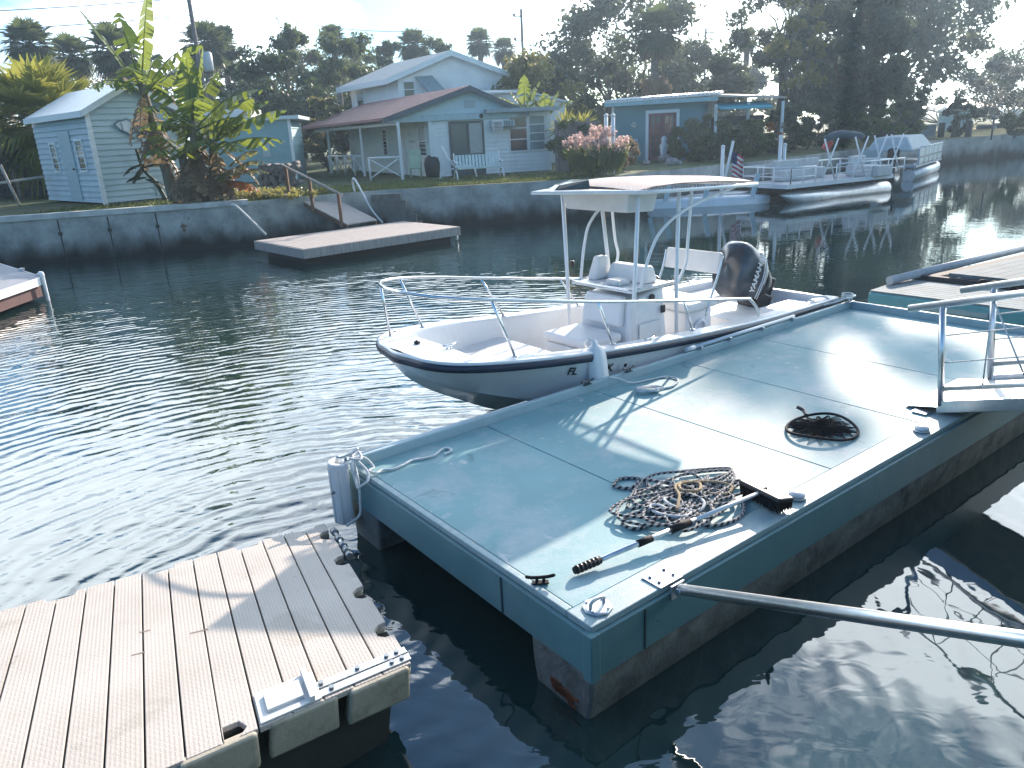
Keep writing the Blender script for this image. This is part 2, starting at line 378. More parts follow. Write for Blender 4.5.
conc = None
def seawall_mat():
    m = bpy.data.materials.new('old_concrete'); m.use_nodes = True
    nt = m.node_tree; L = nt.links.new; b = nt.nodes['Principled BSDF']; b.inputs['Roughness'].default_value = .9
    tc = N(nt, 'ShaderNodeTexCoord')
    n = N(nt, 'ShaderNodeTexNoise'); n.inputs['Scale'].default_value = 1.3; n.inputs['Detail'].default_value = 10; n.inputs['Roughness'].default_value = .7
    L(tc.outputs['Object'], n.inputs['Vector'])
    r = N(nt, 'ShaderNodeValToRGB'); e = r.color_ramp.elements; e[0].position = .34; e[0].color = (.20, .22, .21, 1); e[1].position = .66; e[1].color = (.44, .46, .45, 1)
    L(n.outputs['Fac'], r.inputs['Fac'])
    # tide-mark: wet algae below the usual waterline, with a ragged edge and drips
    s = N(nt, 'ShaderNodeSeparateXYZ'); L(tc.outputs['Object'], s.inputs[0])
    mp = N(nt, 'ShaderNodeMapping'); mp.inputs['Scale'].default_value = (1.0, 1.0, .45); L(tc.outputs['Object'], mp.inputs['Vector'])
    n2 = N(nt, 'ShaderNodeTexNoise'); n2.inputs['Scale'].default_value = 1.6; n2.inputs['Detail'].default_value = 7; L(mp.outputs[0], n2.inputs['Vector'])
    a = N(nt, 'ShaderNodeMath', operation='MULTIPLY_ADD'); L(n2.outputs['Fac'], a.inputs[0]); a.inputs[1].default_value = 1.1; L(s.outputs['Z'], a.inputs[2])
    mr = N(nt, 'ShaderNodeMapRange', interpolation_type='SMOOTHSTEP'); L(a.outputs[0], mr.inputs['Value'])
    for i, x in ((1, .62), (2, 1.45), (3, 0), (4, 1)): mr.inputs[i].default_value = x
    mx = N(nt, 'ShaderNodeMix', data_type='RGBA'); L(mr.outputs[0], mx.inputs['Factor']); mx.inputs[6].default_value = (.012, .016, .014, 1); L(r.outputs[0], mx.inputs[7])
    L(mx.outputs[2], b.inputs['Base Color'])
    bp = N(nt, 'ShaderNodeBump'); bp.inputs['Strength'].default_value = .6; bp.inputs['Distance'].default_value = .04; L(n.outputs['Fac'], bp.inputs['Height']); L(bp.outputs[0], b.inputs['Normal'])
    return m
oldc = seawall_mat()
capc = mat('cap_concrete', (.50, .51, .50), .85, var=.2, scale=3, dirt=(.1, .1, .09), dirt_amt=.6, bump=.3, bscale=30)
def wall_run(name, pts, z0, z1, th, material, label, capz=None, capw=.28, joints=0):
    t = thing(name, label, 'seawall', (0, 0, 0))
    mb = MB()
    outer = [V((x, y, 0)) for x, y in pts]; inner = []
    for i, p in enumerate(outer):
        d = (outer[min(i+1, len(pts)-1)]-outer[max(i-1, 0)]).normalized(); inner.append(p+V((-d.y, d.x, 0))*th)
    for i in range(len(pts)-1):
        a, b, c, d = outer[i], outer[i+1], inner[i+1], inner[i]
        mb.hexa([p+V((0, 0, z0)) for p in (a, b, c, d)], [p+V((0, 0, z1)) for p in (a, b, c, d)])
    mb.build('wall', material, t)
    if capz:
        cb = MB()
        for i in range(len(pts)-1):
            d = (outer[i+1]-outer[i]).normalized(); n = V((-d.y, d.x, 0))
            a, b = outer[i]-n*.06, outer[i+1]-n*.06; c, e = outer[i+1]+n*capw, outer[i]+n*capw
            cb.hexa([p+V((0, 0, z1+.003)) for p in (a, b, c, e)], [p+V((0, 0, capz)) for p in (a, b, c, e)])
        cb.build('cap', capc, t)
    if joints:
        for i in range(len(pts)-1):
            ln = (outer[i+1]-outer[i]); n = int(ln.length/joints); d = ln.normalized(); nn = V((-d.y, d.x, 0))
            if ln.length > 20: n = 0
            for k in range(1, n):
                p = outer[i]+d*joints*k
                q = MB(); rr = Matrix.Rotation(math.atan2(d.y, d.x), 3, 'Z')
                q.box(p-nn*.002+V((0, 0, (z0+z1)/2)), (.035, .03, z1-z0-.1), rr)
                q.box(p-nn*.02+V((0, 0, z1-.45)), (.1, .05, .1), rr)
                q.build('panel_joint', mat('joint_dark', (.05, .052, .05), .9), t)
    return t
wall_run('seawall', WALL[:5], -2.2, G-.10, .3, oldc, 'pale concrete seawall with a light cap below the small shed', G+.06, .34, 1.35)
wall_run('seawall', WALL[4:8], -2.2, G-.002, .3, oldc, 'dark stained concrete seawall in front of the white cottage')
wall_run('seawall', WALL[7:10], -2.2, G-.002, .3, oldc, 'grey concrete seawall under the teal cottage garden')
wall_run('seawall', WALL[9:], -2.2, G-.002, .3, oldc, 'dark low seawall along the lawn beyond the pontoon boats')

# near bank behind the viewer (the gangway lands on it)
UV_, VV_ = V((.8, .6, 0)), V((.6, -.8, 0)); DB = V((-1.367, 5.522, 0)); DRZ = math.atan2(.6, .8)
def S(s, t, z): return DB+UV_*s+VV_*t+V((0, 0, z))
nb = MB(); nb.hexa([S(-60, 5.4, -2.2), S(-60, 80, -2.2), S(90, 80, -2.2), S(90, 5.4, -2.2)][::-1], [S(-60, 5.4, 1.5), S(-60, 80, 1.5), S(90, 80, 1.5), S(90, 5.4, 1.5)][::-1])
tag(nb.build('near_ground', lawn), kind='structure')

# ------------------------------------------------------------------ the teal floating dock
def droot(name, label, cat, s, t, z, group=None): return thing(name, label, cat, S(s, t, z), DRZ, group)
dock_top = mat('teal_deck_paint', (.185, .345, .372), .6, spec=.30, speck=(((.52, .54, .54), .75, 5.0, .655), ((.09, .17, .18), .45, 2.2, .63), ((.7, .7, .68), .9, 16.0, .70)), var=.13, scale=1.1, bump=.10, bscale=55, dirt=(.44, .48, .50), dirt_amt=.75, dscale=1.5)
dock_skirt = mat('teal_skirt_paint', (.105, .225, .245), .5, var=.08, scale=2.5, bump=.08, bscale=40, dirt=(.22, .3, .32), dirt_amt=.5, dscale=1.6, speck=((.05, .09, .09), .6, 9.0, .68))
dock_edge = mat('teal_edge_board', (.25, .36, .385), .5, var=.10, scale=5, bump=.15, bscale=60, dirt=(.45, .47, .47), dirt_amt=.6, dscale=9, stretch=(1, 4, 1))
seam_m = mat('deck_seam', (.03, .06, .07), .8)
floatc = mat('float_concrete', (.15, .16, .155), .9, var=.3, scale=7, bump=.5, bscale=30, dirt=(.02, .022, .02), dirt_amt=.85, dscale=4)
rust = mat('rust_stain', (.16, .05, .025), .9, var=.4, scale=9)
DL, DW, DZ = 7.5, 2.80, .60
dk = droot('floating_dock', 'large teal painted floating dock in the foreground beside the moored boat', 'dock', .075, -.035, 0)
plates = [0.05, 1.30, 2.64, 3.98, 5.32, DL-.05]
mb = MB()
for a, b in zip(plates[:-1], plates[1:]):
    mb.bb((a+.004, -.06, DZ-.025), (b-.004, -DW+.20, DZ))
mb.build('deck', dock_top, dk, bevel=.004, bseg=1)
mb = MB(); mb.bb((.06, -.06, DZ-.06), (DL-.06, -DW+.15, DZ-.027)); mb.build('subdeck', seam_m, dk)
mb = MB(); mb.bb((.0, -DW, DZ-.04), (DL, -DW+.197, DZ+.004)); mb.bb((.0, -DW+.2, DZ-.04), (.047, -.03, DZ+.004)); mb.build('edge_board', dock_edge, dk, bevel=.006)
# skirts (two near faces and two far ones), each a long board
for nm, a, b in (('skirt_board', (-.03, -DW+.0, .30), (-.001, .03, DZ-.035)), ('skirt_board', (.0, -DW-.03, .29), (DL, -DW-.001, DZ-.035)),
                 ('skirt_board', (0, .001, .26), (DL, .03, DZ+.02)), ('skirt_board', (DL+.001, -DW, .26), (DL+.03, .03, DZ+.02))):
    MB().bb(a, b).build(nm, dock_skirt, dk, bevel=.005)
MB().bb((-.034, -DW-.034, .27), (.035, -DW+.035, DZ-.03)).build('corner_post', dock_skirt, dk, bevel=.008)
MB().bb((.37, -DW-.036, .30), (.385, -DW-.03, DZ-.04)).build('skirt_joint', seam_m, dk)
MB().bb((-.036, -DW+.75, .31), (-.03, -DW+.765, DZ-.04)).build('skirt_joint', seam_m, dk)
# raised kerb along the boat side and across the far end
MB().bb((0, -.055, DZ-.02), (DL, .0, DZ+.085)).build('kerb', mat('kerb_paint', (.34, .46, .49), .45, var=.08, dirt=(.5, .52, .52), dirt_amt=.5), dk, bevel=.012)
MB().bb((DL-.055, -DW, DZ-.02), (DL, -.058, DZ+.085)).build('kerb', MATS['kerb_paint'], dk, bevel=.012)
# concrete floats with rounded ends
def float_body(x0, x1, y0, y1):
    q = MB(); prof = []
    for k in range(13):
        a = PI*k/12; prof.append(((y0+y1)/2+(y1-y0)/2*math.cos(a), (.30-.66*math.sin(a)*.9)))
    rings = [[V((x, y, z)) for y, z in prof] for x in (x0, x0+.02, (x0+x1)/2, x1)]
    q.loft(rings, 0, True, True, True)
    return q
float_body(-.02, DL-.2, -DW-.02, -DW+.50).build('float', floatc, dk, bevel=.03)
float_body(-.02, DL-.2, -.42, .06).build('float', floatc, dk, bevel=.03)
mb = MB()
for k in range(14):
    x = -.024; a = random.uniform(-.44, -.12)
    mb.box((x, -DW+.24+a*.5+.1, random.uniform(.02, .09)), (.006, random.uniform(.03, .1), random.uniform(.02, .05)))
mb.build('rust_patch', rust, dk)

# hardware on the dock: each piece its own thing
def cap_light(s, t, label):
    r = droot('dock_light', label, 'dock light', s, t, DZ+.004, 'round white caps on the dock edge')
    MB().lathe([(.062, 0), (.066, .012), (.064, .022)], seg=20).build('base_ring', galv, r)
    MB().lathe([(.058, .0225), (.056, .034), (.045, .046), (.02, .053), (.003, .054)], seg=20).build('lens', mat('frosted_lens', (.72, .72, .72), .3, var=.03), r)
cap_light(2.12, 2.66, 'round white cap light on the dock edge just past the brush head')
cap_light(3.87, 2.68, 'round white cap light on the dock edge beside the gangway foot')
def cleat(name, s, t, z, material, label, rz=0, sc_=1.0):
    r = droot(name, label, 'cleat', s, t, z); r.rotation_euler.z += rz; r.scale = (sc_,)*3
    MB().box((0, 0, .006), (.12, .05, .012)).build('base', material, r, bevel=.004)
    for x in (-.025, .025): MB().tube([(x, 0, .01), (x, 0, .045)], .012, 8).build('leg', material, r)
    MB().tube(smooth_path([(-.11, 0, .062), (-.05, 0, .05), (.05, 0, .05), (.11, 0, .062)], 4), [.006]+[.013]*11+[.006], 8).build('horn', material, r)
cleat('dock_cleat', .14, 2.27, DZ+.005, black, 'black horn cleat on the near dock edge beside the brush handle', R(-35), .8)
cleat('dock_cleat', .03, .02, DZ+.086, galv, 'grey cleat tied with white rope at the dock corner above the bumper', R(10), 1.0)
cleat('dock_cleat', 2.62, .03, DZ+.086, MATS['dark_cowl_paint'], 'dark low cleat on the dock kerb just before the hanging fender', 0, .8)
cleat('dock_cleat', 3.20, .03, DZ+.086, MATS['dark_cowl_paint'], 'dark low cleat on the dock kerb just past the hanging fender', 0, .8)
cleat('dock_cleat', 4.9, 2.56, DZ+.005, galv, 'grey cleat on the dock edge behind the gangway cables', 0, 1.0)
cleat('dock_cleat', DL-.03, .03, DZ+.086, galv, 'grey cleat at the far dock corner tied to the boat stern', 0, 1.2)
# square pad eye at the near corner
r = droot('dock_padeye', 'grey metal pad fitting at the nearest dock corner', 'dock fitting', .22, 2.66, DZ+.004)
mb = MB(); mb.lathe([(.085, 0), (.085, .012), (.07, .016)], seg=8); mb.build('plate', galv, r, bevel=.003)
mb = MB(); mb.tube(smooth_path([(-.05, 0, .014), (-.045, 0, .05), (0, 0, .06), (.045, 0, .05), (.05, 0, .014)], 5), .011, 8); mb.build('bail', galv, r)
mb = MB(); 
for a in range(4): MB().lathe([(.009, .012), (.009, .024)], c=(.065*math.cos(a*PI/2+.4), .065*math.sin(a*PI/2+.4), 0), seg=6).build('bolt', galv, r)

# standoff arm holding the dock off the bank
r = droot('standoff_arm', 'round aluminium standoff pole bolted to the dock edge and running to the bank', 'pole', .70, 2.70, DZ+.005)
MB().box((0, 0, .004), (.19, .15, .008)).build('bracket_plate', galv, r, bevel=.002)
mb = MB()
for x, y in ((-.06, .04), (.06, .04), (-.06, -.03), (.06, -.03)): MB().lathe([(.011, .008), (.011, .016), (.004, .019)], c=(x, y, 0), seg=6).build('bolt', mat('bolt_grey', (.3, .31, .32), .4, .9), r)
MB().box((.01, -.105, -.035), (.11, .012, .09)).build('hanger', galv, r, bevel=.002)
MB().tube([(-.03, -.135, -.02), (.05, -.135, -.02)], .022, 10).build('pivot', galv, r)
MB().tube([(.01, -.13, -.02), (-.06, -1.8, .63), (-.1, -2.75, 1.0)], .033, 16).build('tube', alu, r)

# gangway
gw = droot('gangway', 'aluminium gangway with cable rails rising from the dock at the right', 'gangway', 4.36, 2.60, DZ+.03)
def gz(y): return .07+(-y)*.30
GW = 1.0
for x in (0, GW):
    MB().prism([(x-.02, .02, gz(0)-.09), (x-.02, -2.75, gz(-2.75)-.09), (x-.02, -2.75, gz(-2.75)+.02), (x-.02, .02, gz(0)+.02)], (.04, 0, 0)).build('stringer', alu, gw, bevel=.004)
mb = MB()
mb.hexa([(.022, 0, gz(0)-.06), (GW-.022, 0, gz(0)-.06), (GW-.022, -2.75, gz(-2.75)-.06), (.022, -2.75, gz(-2.75)-.06)][::-1], [(.022, 0, gz(0)-.02), (GW-.022, 0, gz(0)-.02), (GW-.022, -2.75, gz(-2.75)-.02), (.022, -2.75, gz(-2.75)-.02)][::-1])
mb.build('tread_deck', mat('gangway_deck', (.6, .6, .6), .5, .3, var=.1, scale=10, bump=.3, bscale=80), gw)
MB().hexa([(-.02, .28, -.022), (GW+.02, .28, -.022), (GW+.02, .02, gz(0)-.04), (-.02, .02, gz(0)-.04)][::-1], [(-.02, .28, -.012), (GW+.02, .28, -.012), (GW+.02, .02, gz(0)-.03), (-.02, .02, gz(0)-.03)][::-1]).build('transition_plate', alu, gw)
for x in (0, GW):
    hz = .86
    MB().tube([(x, .36, gz(.3)+hz+.01), (x, -2.75, gz(-2.75)+hz)], .032, 14).build('handrail', alu, gw)
    for y in (.0, -1.35, -2.65):
        MB().tube([(x, y, gz(y)-.02), (x, y+.09, gz(y)+hz-.02)], .027, 12).build('post', alu, gw)
    MB().tube([(x, .0, gz(0)+.13), (x, -2.65, gz(-2.65)+.13)], .022, 10).build('lower_rail', alu, gw)
    c = MB()
    for k in (.36, .6): c.tube([(x, 0.03, gz(0)+k), (x, -2.65, gz(-2.65)+k)], .0065, 5)
    for y in (-.3, -.75, -1.2, -1.7, -2.1):
        c.tube([(x, y+.02, gz(y)+hz), (x, y, gz(y)+.13)], .007, 5); c.tube([(x, y+.02, gz(y)+hz), (x, y-.32, gz(y-.32)+.13)], .007, 5)
    c.build('cable_infill', rope_w, gw)
for x in (.06, GW-.1):
    MB().box((x-.1, .12, -.02), (.16, .12, .012)).build('hinge_plate', galv, gw)
# striped rope: dark and pale strands twist round each other
def striped(name, ca, cb, freq):
    m = bpy.data.materials.new(name); m.use_nodes = True
    nt = m.node_tree; L = nt.links.new; b = nt.nodes['Principled BSDF']; b.inputs['Roughness'].default_value = .85
    at_ = N(nt, 'ShaderNodeAttribute'); at_.attribute_name = 'lay'
    r = N(nt, 'ShaderNodeValToRGB'); r.color_ramp.interpolation = 'CONSTANT'
    e = r.color_ramp.elements; e[0].position = 0; e[0].color = (*ca, 1); e[1].position = .5; e[1].color = (*cb, 1)
    f = N(nt, 'ShaderNodeMath', operation='FRACT'); mu = N(nt, 'ShaderNodeMath', operation='MULTIPLY'); mu.inputs[1].default_value = freq
    L(at_.outputs['Fac'], mu.inputs[0]); L(mu.outputs[0], f.inputs[0]); L(f.outputs[0], r.inputs[0]); L(r.outputs[0], b.inputs['Base Color'])
    return m
rope_bw = striped('black_white_rope', (.012, .014, .022), (.40, .39, .38), 1.0)
def rope_mesh(name, pts, rad, material, parent, lay=22.0, seg=7):
    q = MB(); q.tube(pts, rad, seg)
    o = q.build(name, material, parent)
    at_ = o.data.attributes.new('lay', 'FLOAT', 'POINT')
    dist = 0; vals = []
    for i, p_ in enumerate(pts):
        if i: dist += (V(p_)-V(pts[i-1])).length
        for k in range(seg): vals.append(dist*lay+k/seg+100)
    at_.data.foreach_set('value', vals)
    return o
rp = droot('rope_pile', 'tangled heap of black and white rope on the dock under the brush pole', 'rope', 1.55, 2.15, DZ)
rnd = random.Random(5)
pts = []
cx, cy = 0, 0
for k in range(74):
    a = k*1.13+rnd.uniform(-.7, .7); rr = (.10+.27*abs(math.sin(k*.53+.8)))*rnd.uniform(.55, 1.15)
    pts.append(V((cx+rr*1.35*math.cos(a)+.16*math.sin(k*.11), cy+rr*.72*math.sin(a)+.10*math.cos(k*.17), .014+.03*rnd.random()*max(0, 1-rr*1.9)+.024*rnd.random())))
rope_mesh('coil', smooth_path(pts, 9), .0108, rope_bw, rp)
loop = [(-.3, .0, .03), (-.42, .08, .015), (-.56, .05, .014), (-.57, -.06, .014), (-.44, -.09, .014), (-.3, -.02, .02), (-.15, .1, .03), (-.05, .28, .02), (-.0, .42, .014), (-.1, .52, .014), (-.22, .47, .014), (-.16, .36, .016), (-.03, .37, .03), (.05, .25, .03), (.1, .05, .04)]
rope_mesh('loose_loop', smooth_path(loop, 10), .0125, rope_bw, rp)
tail = [(.1, -.1, .03), (-.1, -.22, .015), (-.2, -.34, .014), (-.05, -.42, .014), (.12, -.40, .014), (.32, -.26, .014), (.42, -.30, .014)]
rope_mesh('loose_tail', smooth_path(tail, 10), .0125, rope_bw, rp)
tq = [(-.22, -.12, .05), (-.08, -.02, .07), (.02, .10, .06), (.14, .12, .05), (.18, .02, .06), (.08, -.06, .07), (-.02, .0, .08), (.06, .09, .07), (.2, .06, .05), (.3, -.04, .05), (.34, -.14, .04), (.24, -.18, .03), (.12, -.12, .05)]
rope_mesh('tan_coil', smooth_path(tq, 8), .0105, rope_t, rp)
pts = [V((-.32+.02*k+.08*math.cos(k*.9), .02+.13*math.sin(k*.9)-.1, .03+.02*rnd.random())) for k in range(16)]
rope_mesh('white_coil', smooth_path(pts, 8), .010, rope_w, rp)

# deck brush
br = droot('deck_brush', 'deck brush with a silver telescopic pole and black grips lying across the rope heap', 'brush', .34, 2.34, DZ+.035)
A = V((0, 0, 0)); Bp = V((1.55, -.225, .075)); d = (Bp-A)
def bp_(t): return A+d*t
MB().tube([bp_(0), bp_(.02), bp_(.12)], [.022, .024, .024], 12).build('end_grip', black, br)
mb = MB()
for k in range(6): mb.tube([bp_(.01+.018*k), bp_(.018+.018*k)], .0275, 12)
mb.build('grip_rib', blackpl, br)
MB().tube([bp_(.12), bp_(.60)], .0165, 12).build('lower_pole', alu, br)
MB().tube([bp_(.30), bp_(.37)], .0235, 12).build('grip', black, br)
MB().tube([bp_(.47), bp_(.57)], .026, 12).build('lock_collar', black, br)
MB().tube([bp_(.57), bp_(.97)], .0135, 12).build('upper_pole', white_tube, br)
hx = d.normalized(); hr = Matrix(((hx.x, -hx.y, 0), (hx.y, hx.x, 0), (0, 0, 1)))
MB().box(Bp+V((.0, 0, -.005)), (.15, .36, .035), hr @ Matrix.Rotation(R(12), 3, 'Y')).build('brush_block', blackpl, br, bevel=.012, bseg=3)
mb = MB(); rnd2 = random.Random(3)
for i in range(40):
    for j in range(9):
        o = Bp+hr @ V((-.065+.0155*j, -.172+.0088*i, -.012)); mb.tube([o, o+hr @ V((rnd2.uniform(-.008, .012), rnd2.uniform(-.006, .006), -.07))], [.006, .005], 4, cap=False)
mb.build('bristles', black, br)
MB().tube([bp_(.955), bp_(1.0)+V((0, 0, .012))], .02, 10).build('socket', blackpl, br)

# landing net lying on the deck
nt_ = droot('landing_net', 'black mesh landing net with a round hoop lying on the dock', 'net', 3.33, 2.12, DZ)
ring = [V((.30*math.cos(a)*(1+.05*math.sin(3*a)), .27*math.sin(a), .03+.018*math.sin(2*a+1))) for a in [2*PI*k/48 for k in range(48)]]
MB().tube(ring, .012, 8, closed=True, cap=False).build('hoop', black, nt_)
MB().tube(smooth_path([(.14, .235, .035), (.2, .30, .05), (.19, .36, .07)], 5), .016, 8).build('handle_stub', blackpl, nt_)
mb = MB(); rnd3 = random.Random(8)
def netpt(u, v_):
    a = 2*PI*u; rr = 1-.62*v_
    h = .02+.012*math.sin(v_*5+3*math.sin(a*2))*.8+.022*math.exp(-((v_-.35)/.2)**2)*(1+.5*math.sin(3*a+.7))+.012*noise.noise(V((math.cos(a)*3, math.sin(a)*3, v_*4)))
    return V((.30*rr*math.cos(a)+.05*v_*math.sin(2*a)+.05*v_, .27*rr*math.sin(a)+.05*v_, max(.006, h)))
nu = 17
for i in range(nu):
    for sgn in (1, -1):
        mb.tube([netpt((i+sgn*v_*7)/nu, v_/14) for v_ in range(15)], .0024, 4, cap=False)
mb.build('mesh_bag', black, nt_)

# white fender hanging from the boat gunwale, its line on the dock
fe = droot('boat_fender', 'white ribbed fender hanging between the boat side and the dock', 'fender', 2.90, -.045, .93)
prof = [(.0, .12), (.022, .115), (.026, .075), (.05, .055), (.084, .02), (.09, -.05), (.09, -.36), (.082, -.41), (.05, -.44), (.026, -.46), (.022, -.5), (.0, -.5)]
mb = MB(); rings = []
for r_, z_ in prof:
    rings.append([V((1.25*r_*math.cos(2*PI*k/32)*(1+.03*math.cos(8*2*PI*k/32)), .10+z_*.16+r_*math.sin(2*PI*k/32)*(1+.03*math.cos(8*2*PI*k/32)), z_)) for k in range(32)])
mb.loft(rings).build('body', vinyl, fe)
MB().tube(smooth_path([(0, .115, .10), (-.04, .16, .13), (-.02, .24, .06), (.02, .26, .02)], 6), .010, 7).build('lanyard', rope_w, fe)
ln = droot('mooring_line', 'white line trailing from the fender into a small heap on the deck', 'rope', 2.95, .10, DZ)
rnd4 = random.Random(21)
pts = [V((-.05, .06, .1)), V((.05, .02, .07)), V((.16, -.06, .018)), V((.36, -.10, .012)), V((.56, -.16, .012)), V((.58, -.3, .012)), V((.40, -.40, .012)), V((.26, -.38, .012))]
for k in range(26): pts.append(V((.10+.13*math.cos(k*1.7+.6)*rnd4.uniform(.6, 1.2), -.33+.085*math.sin(k*1.7)*rnd4.uniform(.5, 1.3), .014+.035*rnd4.random())))
rope_mesh('line', smooth_path(pts, 8), .0095, rope_w, ln)
ln2 = droot('dock_line', 'white line tied at the dock corner with its loose end curled on the deck', 'rope', .04, .05, DZ)
pts = [(.0, -.02, .12), (.08, .03, .13), (.05, -.08, .11), (-.02, -.03, .12), (.09, -.05, .10), (.13, -.12, .03), (.07, -.16, .03), (.1, -.22, .02), (.17, -.19, .014), (.24, -.23, .012), (.34, -.22, .012), (.44, -.19, .012), (.52, -.22, .012), (.62, -.23, .012), (.74, -.17, .012), (.79, -.19, .012), (.78, -.25, .012), (.70, -.27, .012)]
rope_mesh('loose_end', smooth_path(pts, 8), .010, rope_w, ln2)
pts = [(.02, -.02, .12), (-.04, -.1, .08), (-.055, -.16, -.02), (-.06, -.2, -.06), (-.05, -.26, -.02), (-.02, -.3, .02), (.03, -.22, .05), (.02, -.1, .1)]
rope_mesh('hanging_bight', smooth_path(pts, 8), .010, rope_w, ln2)
pts = [(.0, -.06, .09), (-.05, -.2, .0), (-.06, -.21, -.2), (-.08, -.2, -.3), (-.2, -.22, -.33)]
rope_mesh('hanging_tail', smooth_path(pts, 8), .010, rope_w, ln2)

# white corner bumper
bu = droot('dock_bumper', 'white moulded vinyl bumper wrapped round the far left dock corner', 'bumper', 0, 0, 0)
mb = MB()
pl = []
for k in range(15):
    a = R(80)+R(200)*k/14; pl.append((-.02+.105*math.cos(a), .015+.105*math.sin(a)))
inner = [(-.02+.055*math.cos(R(80)+R(200)*k/14), .015+.055*math.sin(R(80)+R(200)*k/14)) for k in range(15)]
poly = pl+inner[::-1]
mb.prism([(x, y, .16) for x, y in poly], (0, 0, DZ+.085-.16)); mb.build('shell', vinyl, bu, bevel=.012)
mb = MB()
for k in range(1, 14, 3):
    a = R(80)+R(200)*k/14; mb.box((-.02+.108*math.cos(a), .015+.108*math.sin(a), .40), (.012, .022, .46), Matrix.Rotation(a, 3, 'Z'))
mb.build('rib', vinyl, bu, bevel=.004)
mb = MB(); mb.tube([(-.125, -.02, .45), (-.145, -.025, .45)], .012, 8); mb.build('bolt', MATS['bolt_grey'], bu)
bs = droot('dock_edge_guard', 'white vinyl edge strip running along the outer edge of the dock kerb', 'edge guard', 0, 0, 0)
q = MB(); q.loft([[V((x, .004+.03*math.cos(a)+.028, DZ+.055+.035*math.sin(a))) for a in [2*PI*k/10 for k in range(10)]] for x in (.1, .6, 1.2, 1.9)], cap0=True, cap1=True)
q.build('strip', mat('guard_vinyl', (.6, .66, .68), .4, var=.06), bs)

# boat-hook pole lying on the kerb
bh = droot('boat_pole', 'long pale pole held in clips on top of the dock kerb beside the boat', 'pole', 4.25, .0, DZ+.10)
MB().tube([(0, 0, .02), (1.95, .0, .02)], .02, 10).build('shaft', white_tube, bh)
MB().tube([(-.12, -.0, .02), (.02, 0, .02)], .027, 10).build('handle', vinyl, bh)
mb = MB()
for x in (.1, .62, 1.25, 1.88): mb.box((x, -.02, -.004), (.03, .07, .05))
mb.build('clip', galv, bh, bevel=.004)

# ------------------------------------------------------------------ modular plastic dock (front left)
P1 = V((-1.466, 5.105, .36)); E1 = (V((-3.06, 3.818, .583))-P1).normalized(); E2 = (V((-.591, 3.262, .513))-P1).normalized()
PN = E2.cross(E1).normalized()
if PN.z < 0: PN = -PN
def Tn(a, b, c=0): return P1+E1*a+E2*b+PN*c
tan_pl = mat('beige_dock_plastic', (.455, .408, .365), .62, speck=(((.2, .17, .13), .5, 6.0, .68), ((.28, .25, .2), .35, 1.6, .60)), grid=(math.atan2(E2.y, E2.x), 13.0), var=.10, scale=1.4, bump=.16, bscale=140, dirt=(.33, .27, .22), dirt_amt=.35, dscale=3)
tan_side = mat('beige_dock_side', (.40, .36, .28), .65, var=.12, scale=4, bump=.15, bscale=60, dirt=(.10, .09, .05), dirt_amt=.8, dscale=5)
groove_m = mat('dock_groove', (.05, .05, .045), .9)
pd = thing('plastic_dock', 'beige modular plastic dock with grooved planks at the lower left', 'dock')
PWD = 2.04; PLN = 5.2
# outline with pocket notches cut into the edges
def notch(c, w, dpt, n=6):
    return [(c-w*.35, 0), (c-w*.5, dpt*.35), (c-w*.45, dpt*.75), (c-w*.25, dpt), (c+w*.25, dpt), (c+w*.45, dpt*.75), (c+w*.5, dpt*.35), (c+w*.35, 0)]
# planks: strips between grooves, top surface
pw = .2
edges = [.0]+[.17+.160*k for k in range(32)]
top_nt = [.17, .60, 1.17, 1.75, 2.4]         # pockets along the water edge
side_nt = [.22, .68, 1.18, 1.66]       # pockets along the dock-side edge
front_nt = [.95, 1.95]
mb = MB()
for a, b in zip(edges[:-1], edges[1:]):
    a2, b2 = a+.0045, b-.0045
    poly = [(a2, PWD), (b2, PWD)]
    lo = [(b2, 0)]; 
    # water-edge pocket touching this plank
    cut = []
    for c in top_nt:
        if a2-.001 < c < b2+.001 or abs(c-a2) < .09 or abs(c-b2) < .09:
            l, h_ = max(a2, c-.085), min(b2, c+.085)
            if h_-l > .01: cut.append((l, h_))
    pts2 = [(a2, 0)]
    for l, h_ in sorted(cut):
        if l <= a2+1e-6: pts2 = [(a2, .055)]
        else: pts2 += [(l, 0), (l+.012, .055)]
        if h_ >= b2-1e-6: pts2 += [(b2, .055)]; break
        else: pts2 += [(h_-.012, .055), (h_, 0)]
    else: pts2 += [(b2, 0)]
    if a == 0:                           # the outer plank carries the side pockets
        left = []
        for c in side_nt:
            left += [(a2, c-.075), (a2+.05, c-.07), (a2+.085, c-.035), (a2+.085, c+.035), (a2+.05, c+.07), (a2, c+.075)]
        full = [(a2, 0)]+left+[(a2, PWD)]+[(b2, PWD)]+pts2[::-1][:-1]
        poly = full
    else:
        fr = []
        for c in front_nt:
            if a2 < c < b2: fr = [(c-.05, PWD), (c-.09, PWD-.05), (c-.06, PWD-.11), (c+.06, PWD-.11), (c+.09, PWD-.05), (c+.05, PWD)]; fr = [(min(max(x, a2), b2), y) for x, y in fr]
        poly = [(a2, PWD)]+fr+[(b2, PWD)]+pts2[::-1]
    mb.prism([Tn(x, y, 0) for x, y in poly], PN*-.03)
mb.build('plank_top', tan_pl, pd, bevel=.004)
MB().hexa([Tn(.12, .1, -.72), Tn(PLN, .1, -.72), Tn(PLN, PWD-.18, -.72), Tn(.12, PWD-.18, -.72)], [Tn(.07, .05, -.032), Tn(PLN, .05, -.032), Tn(PLN, PWD-.10, -.032), Tn(.07, PWD-.10, -.032)]).build('core', groove_m, pd)  # dark body stands in for the black, shaded gap beneath the planks
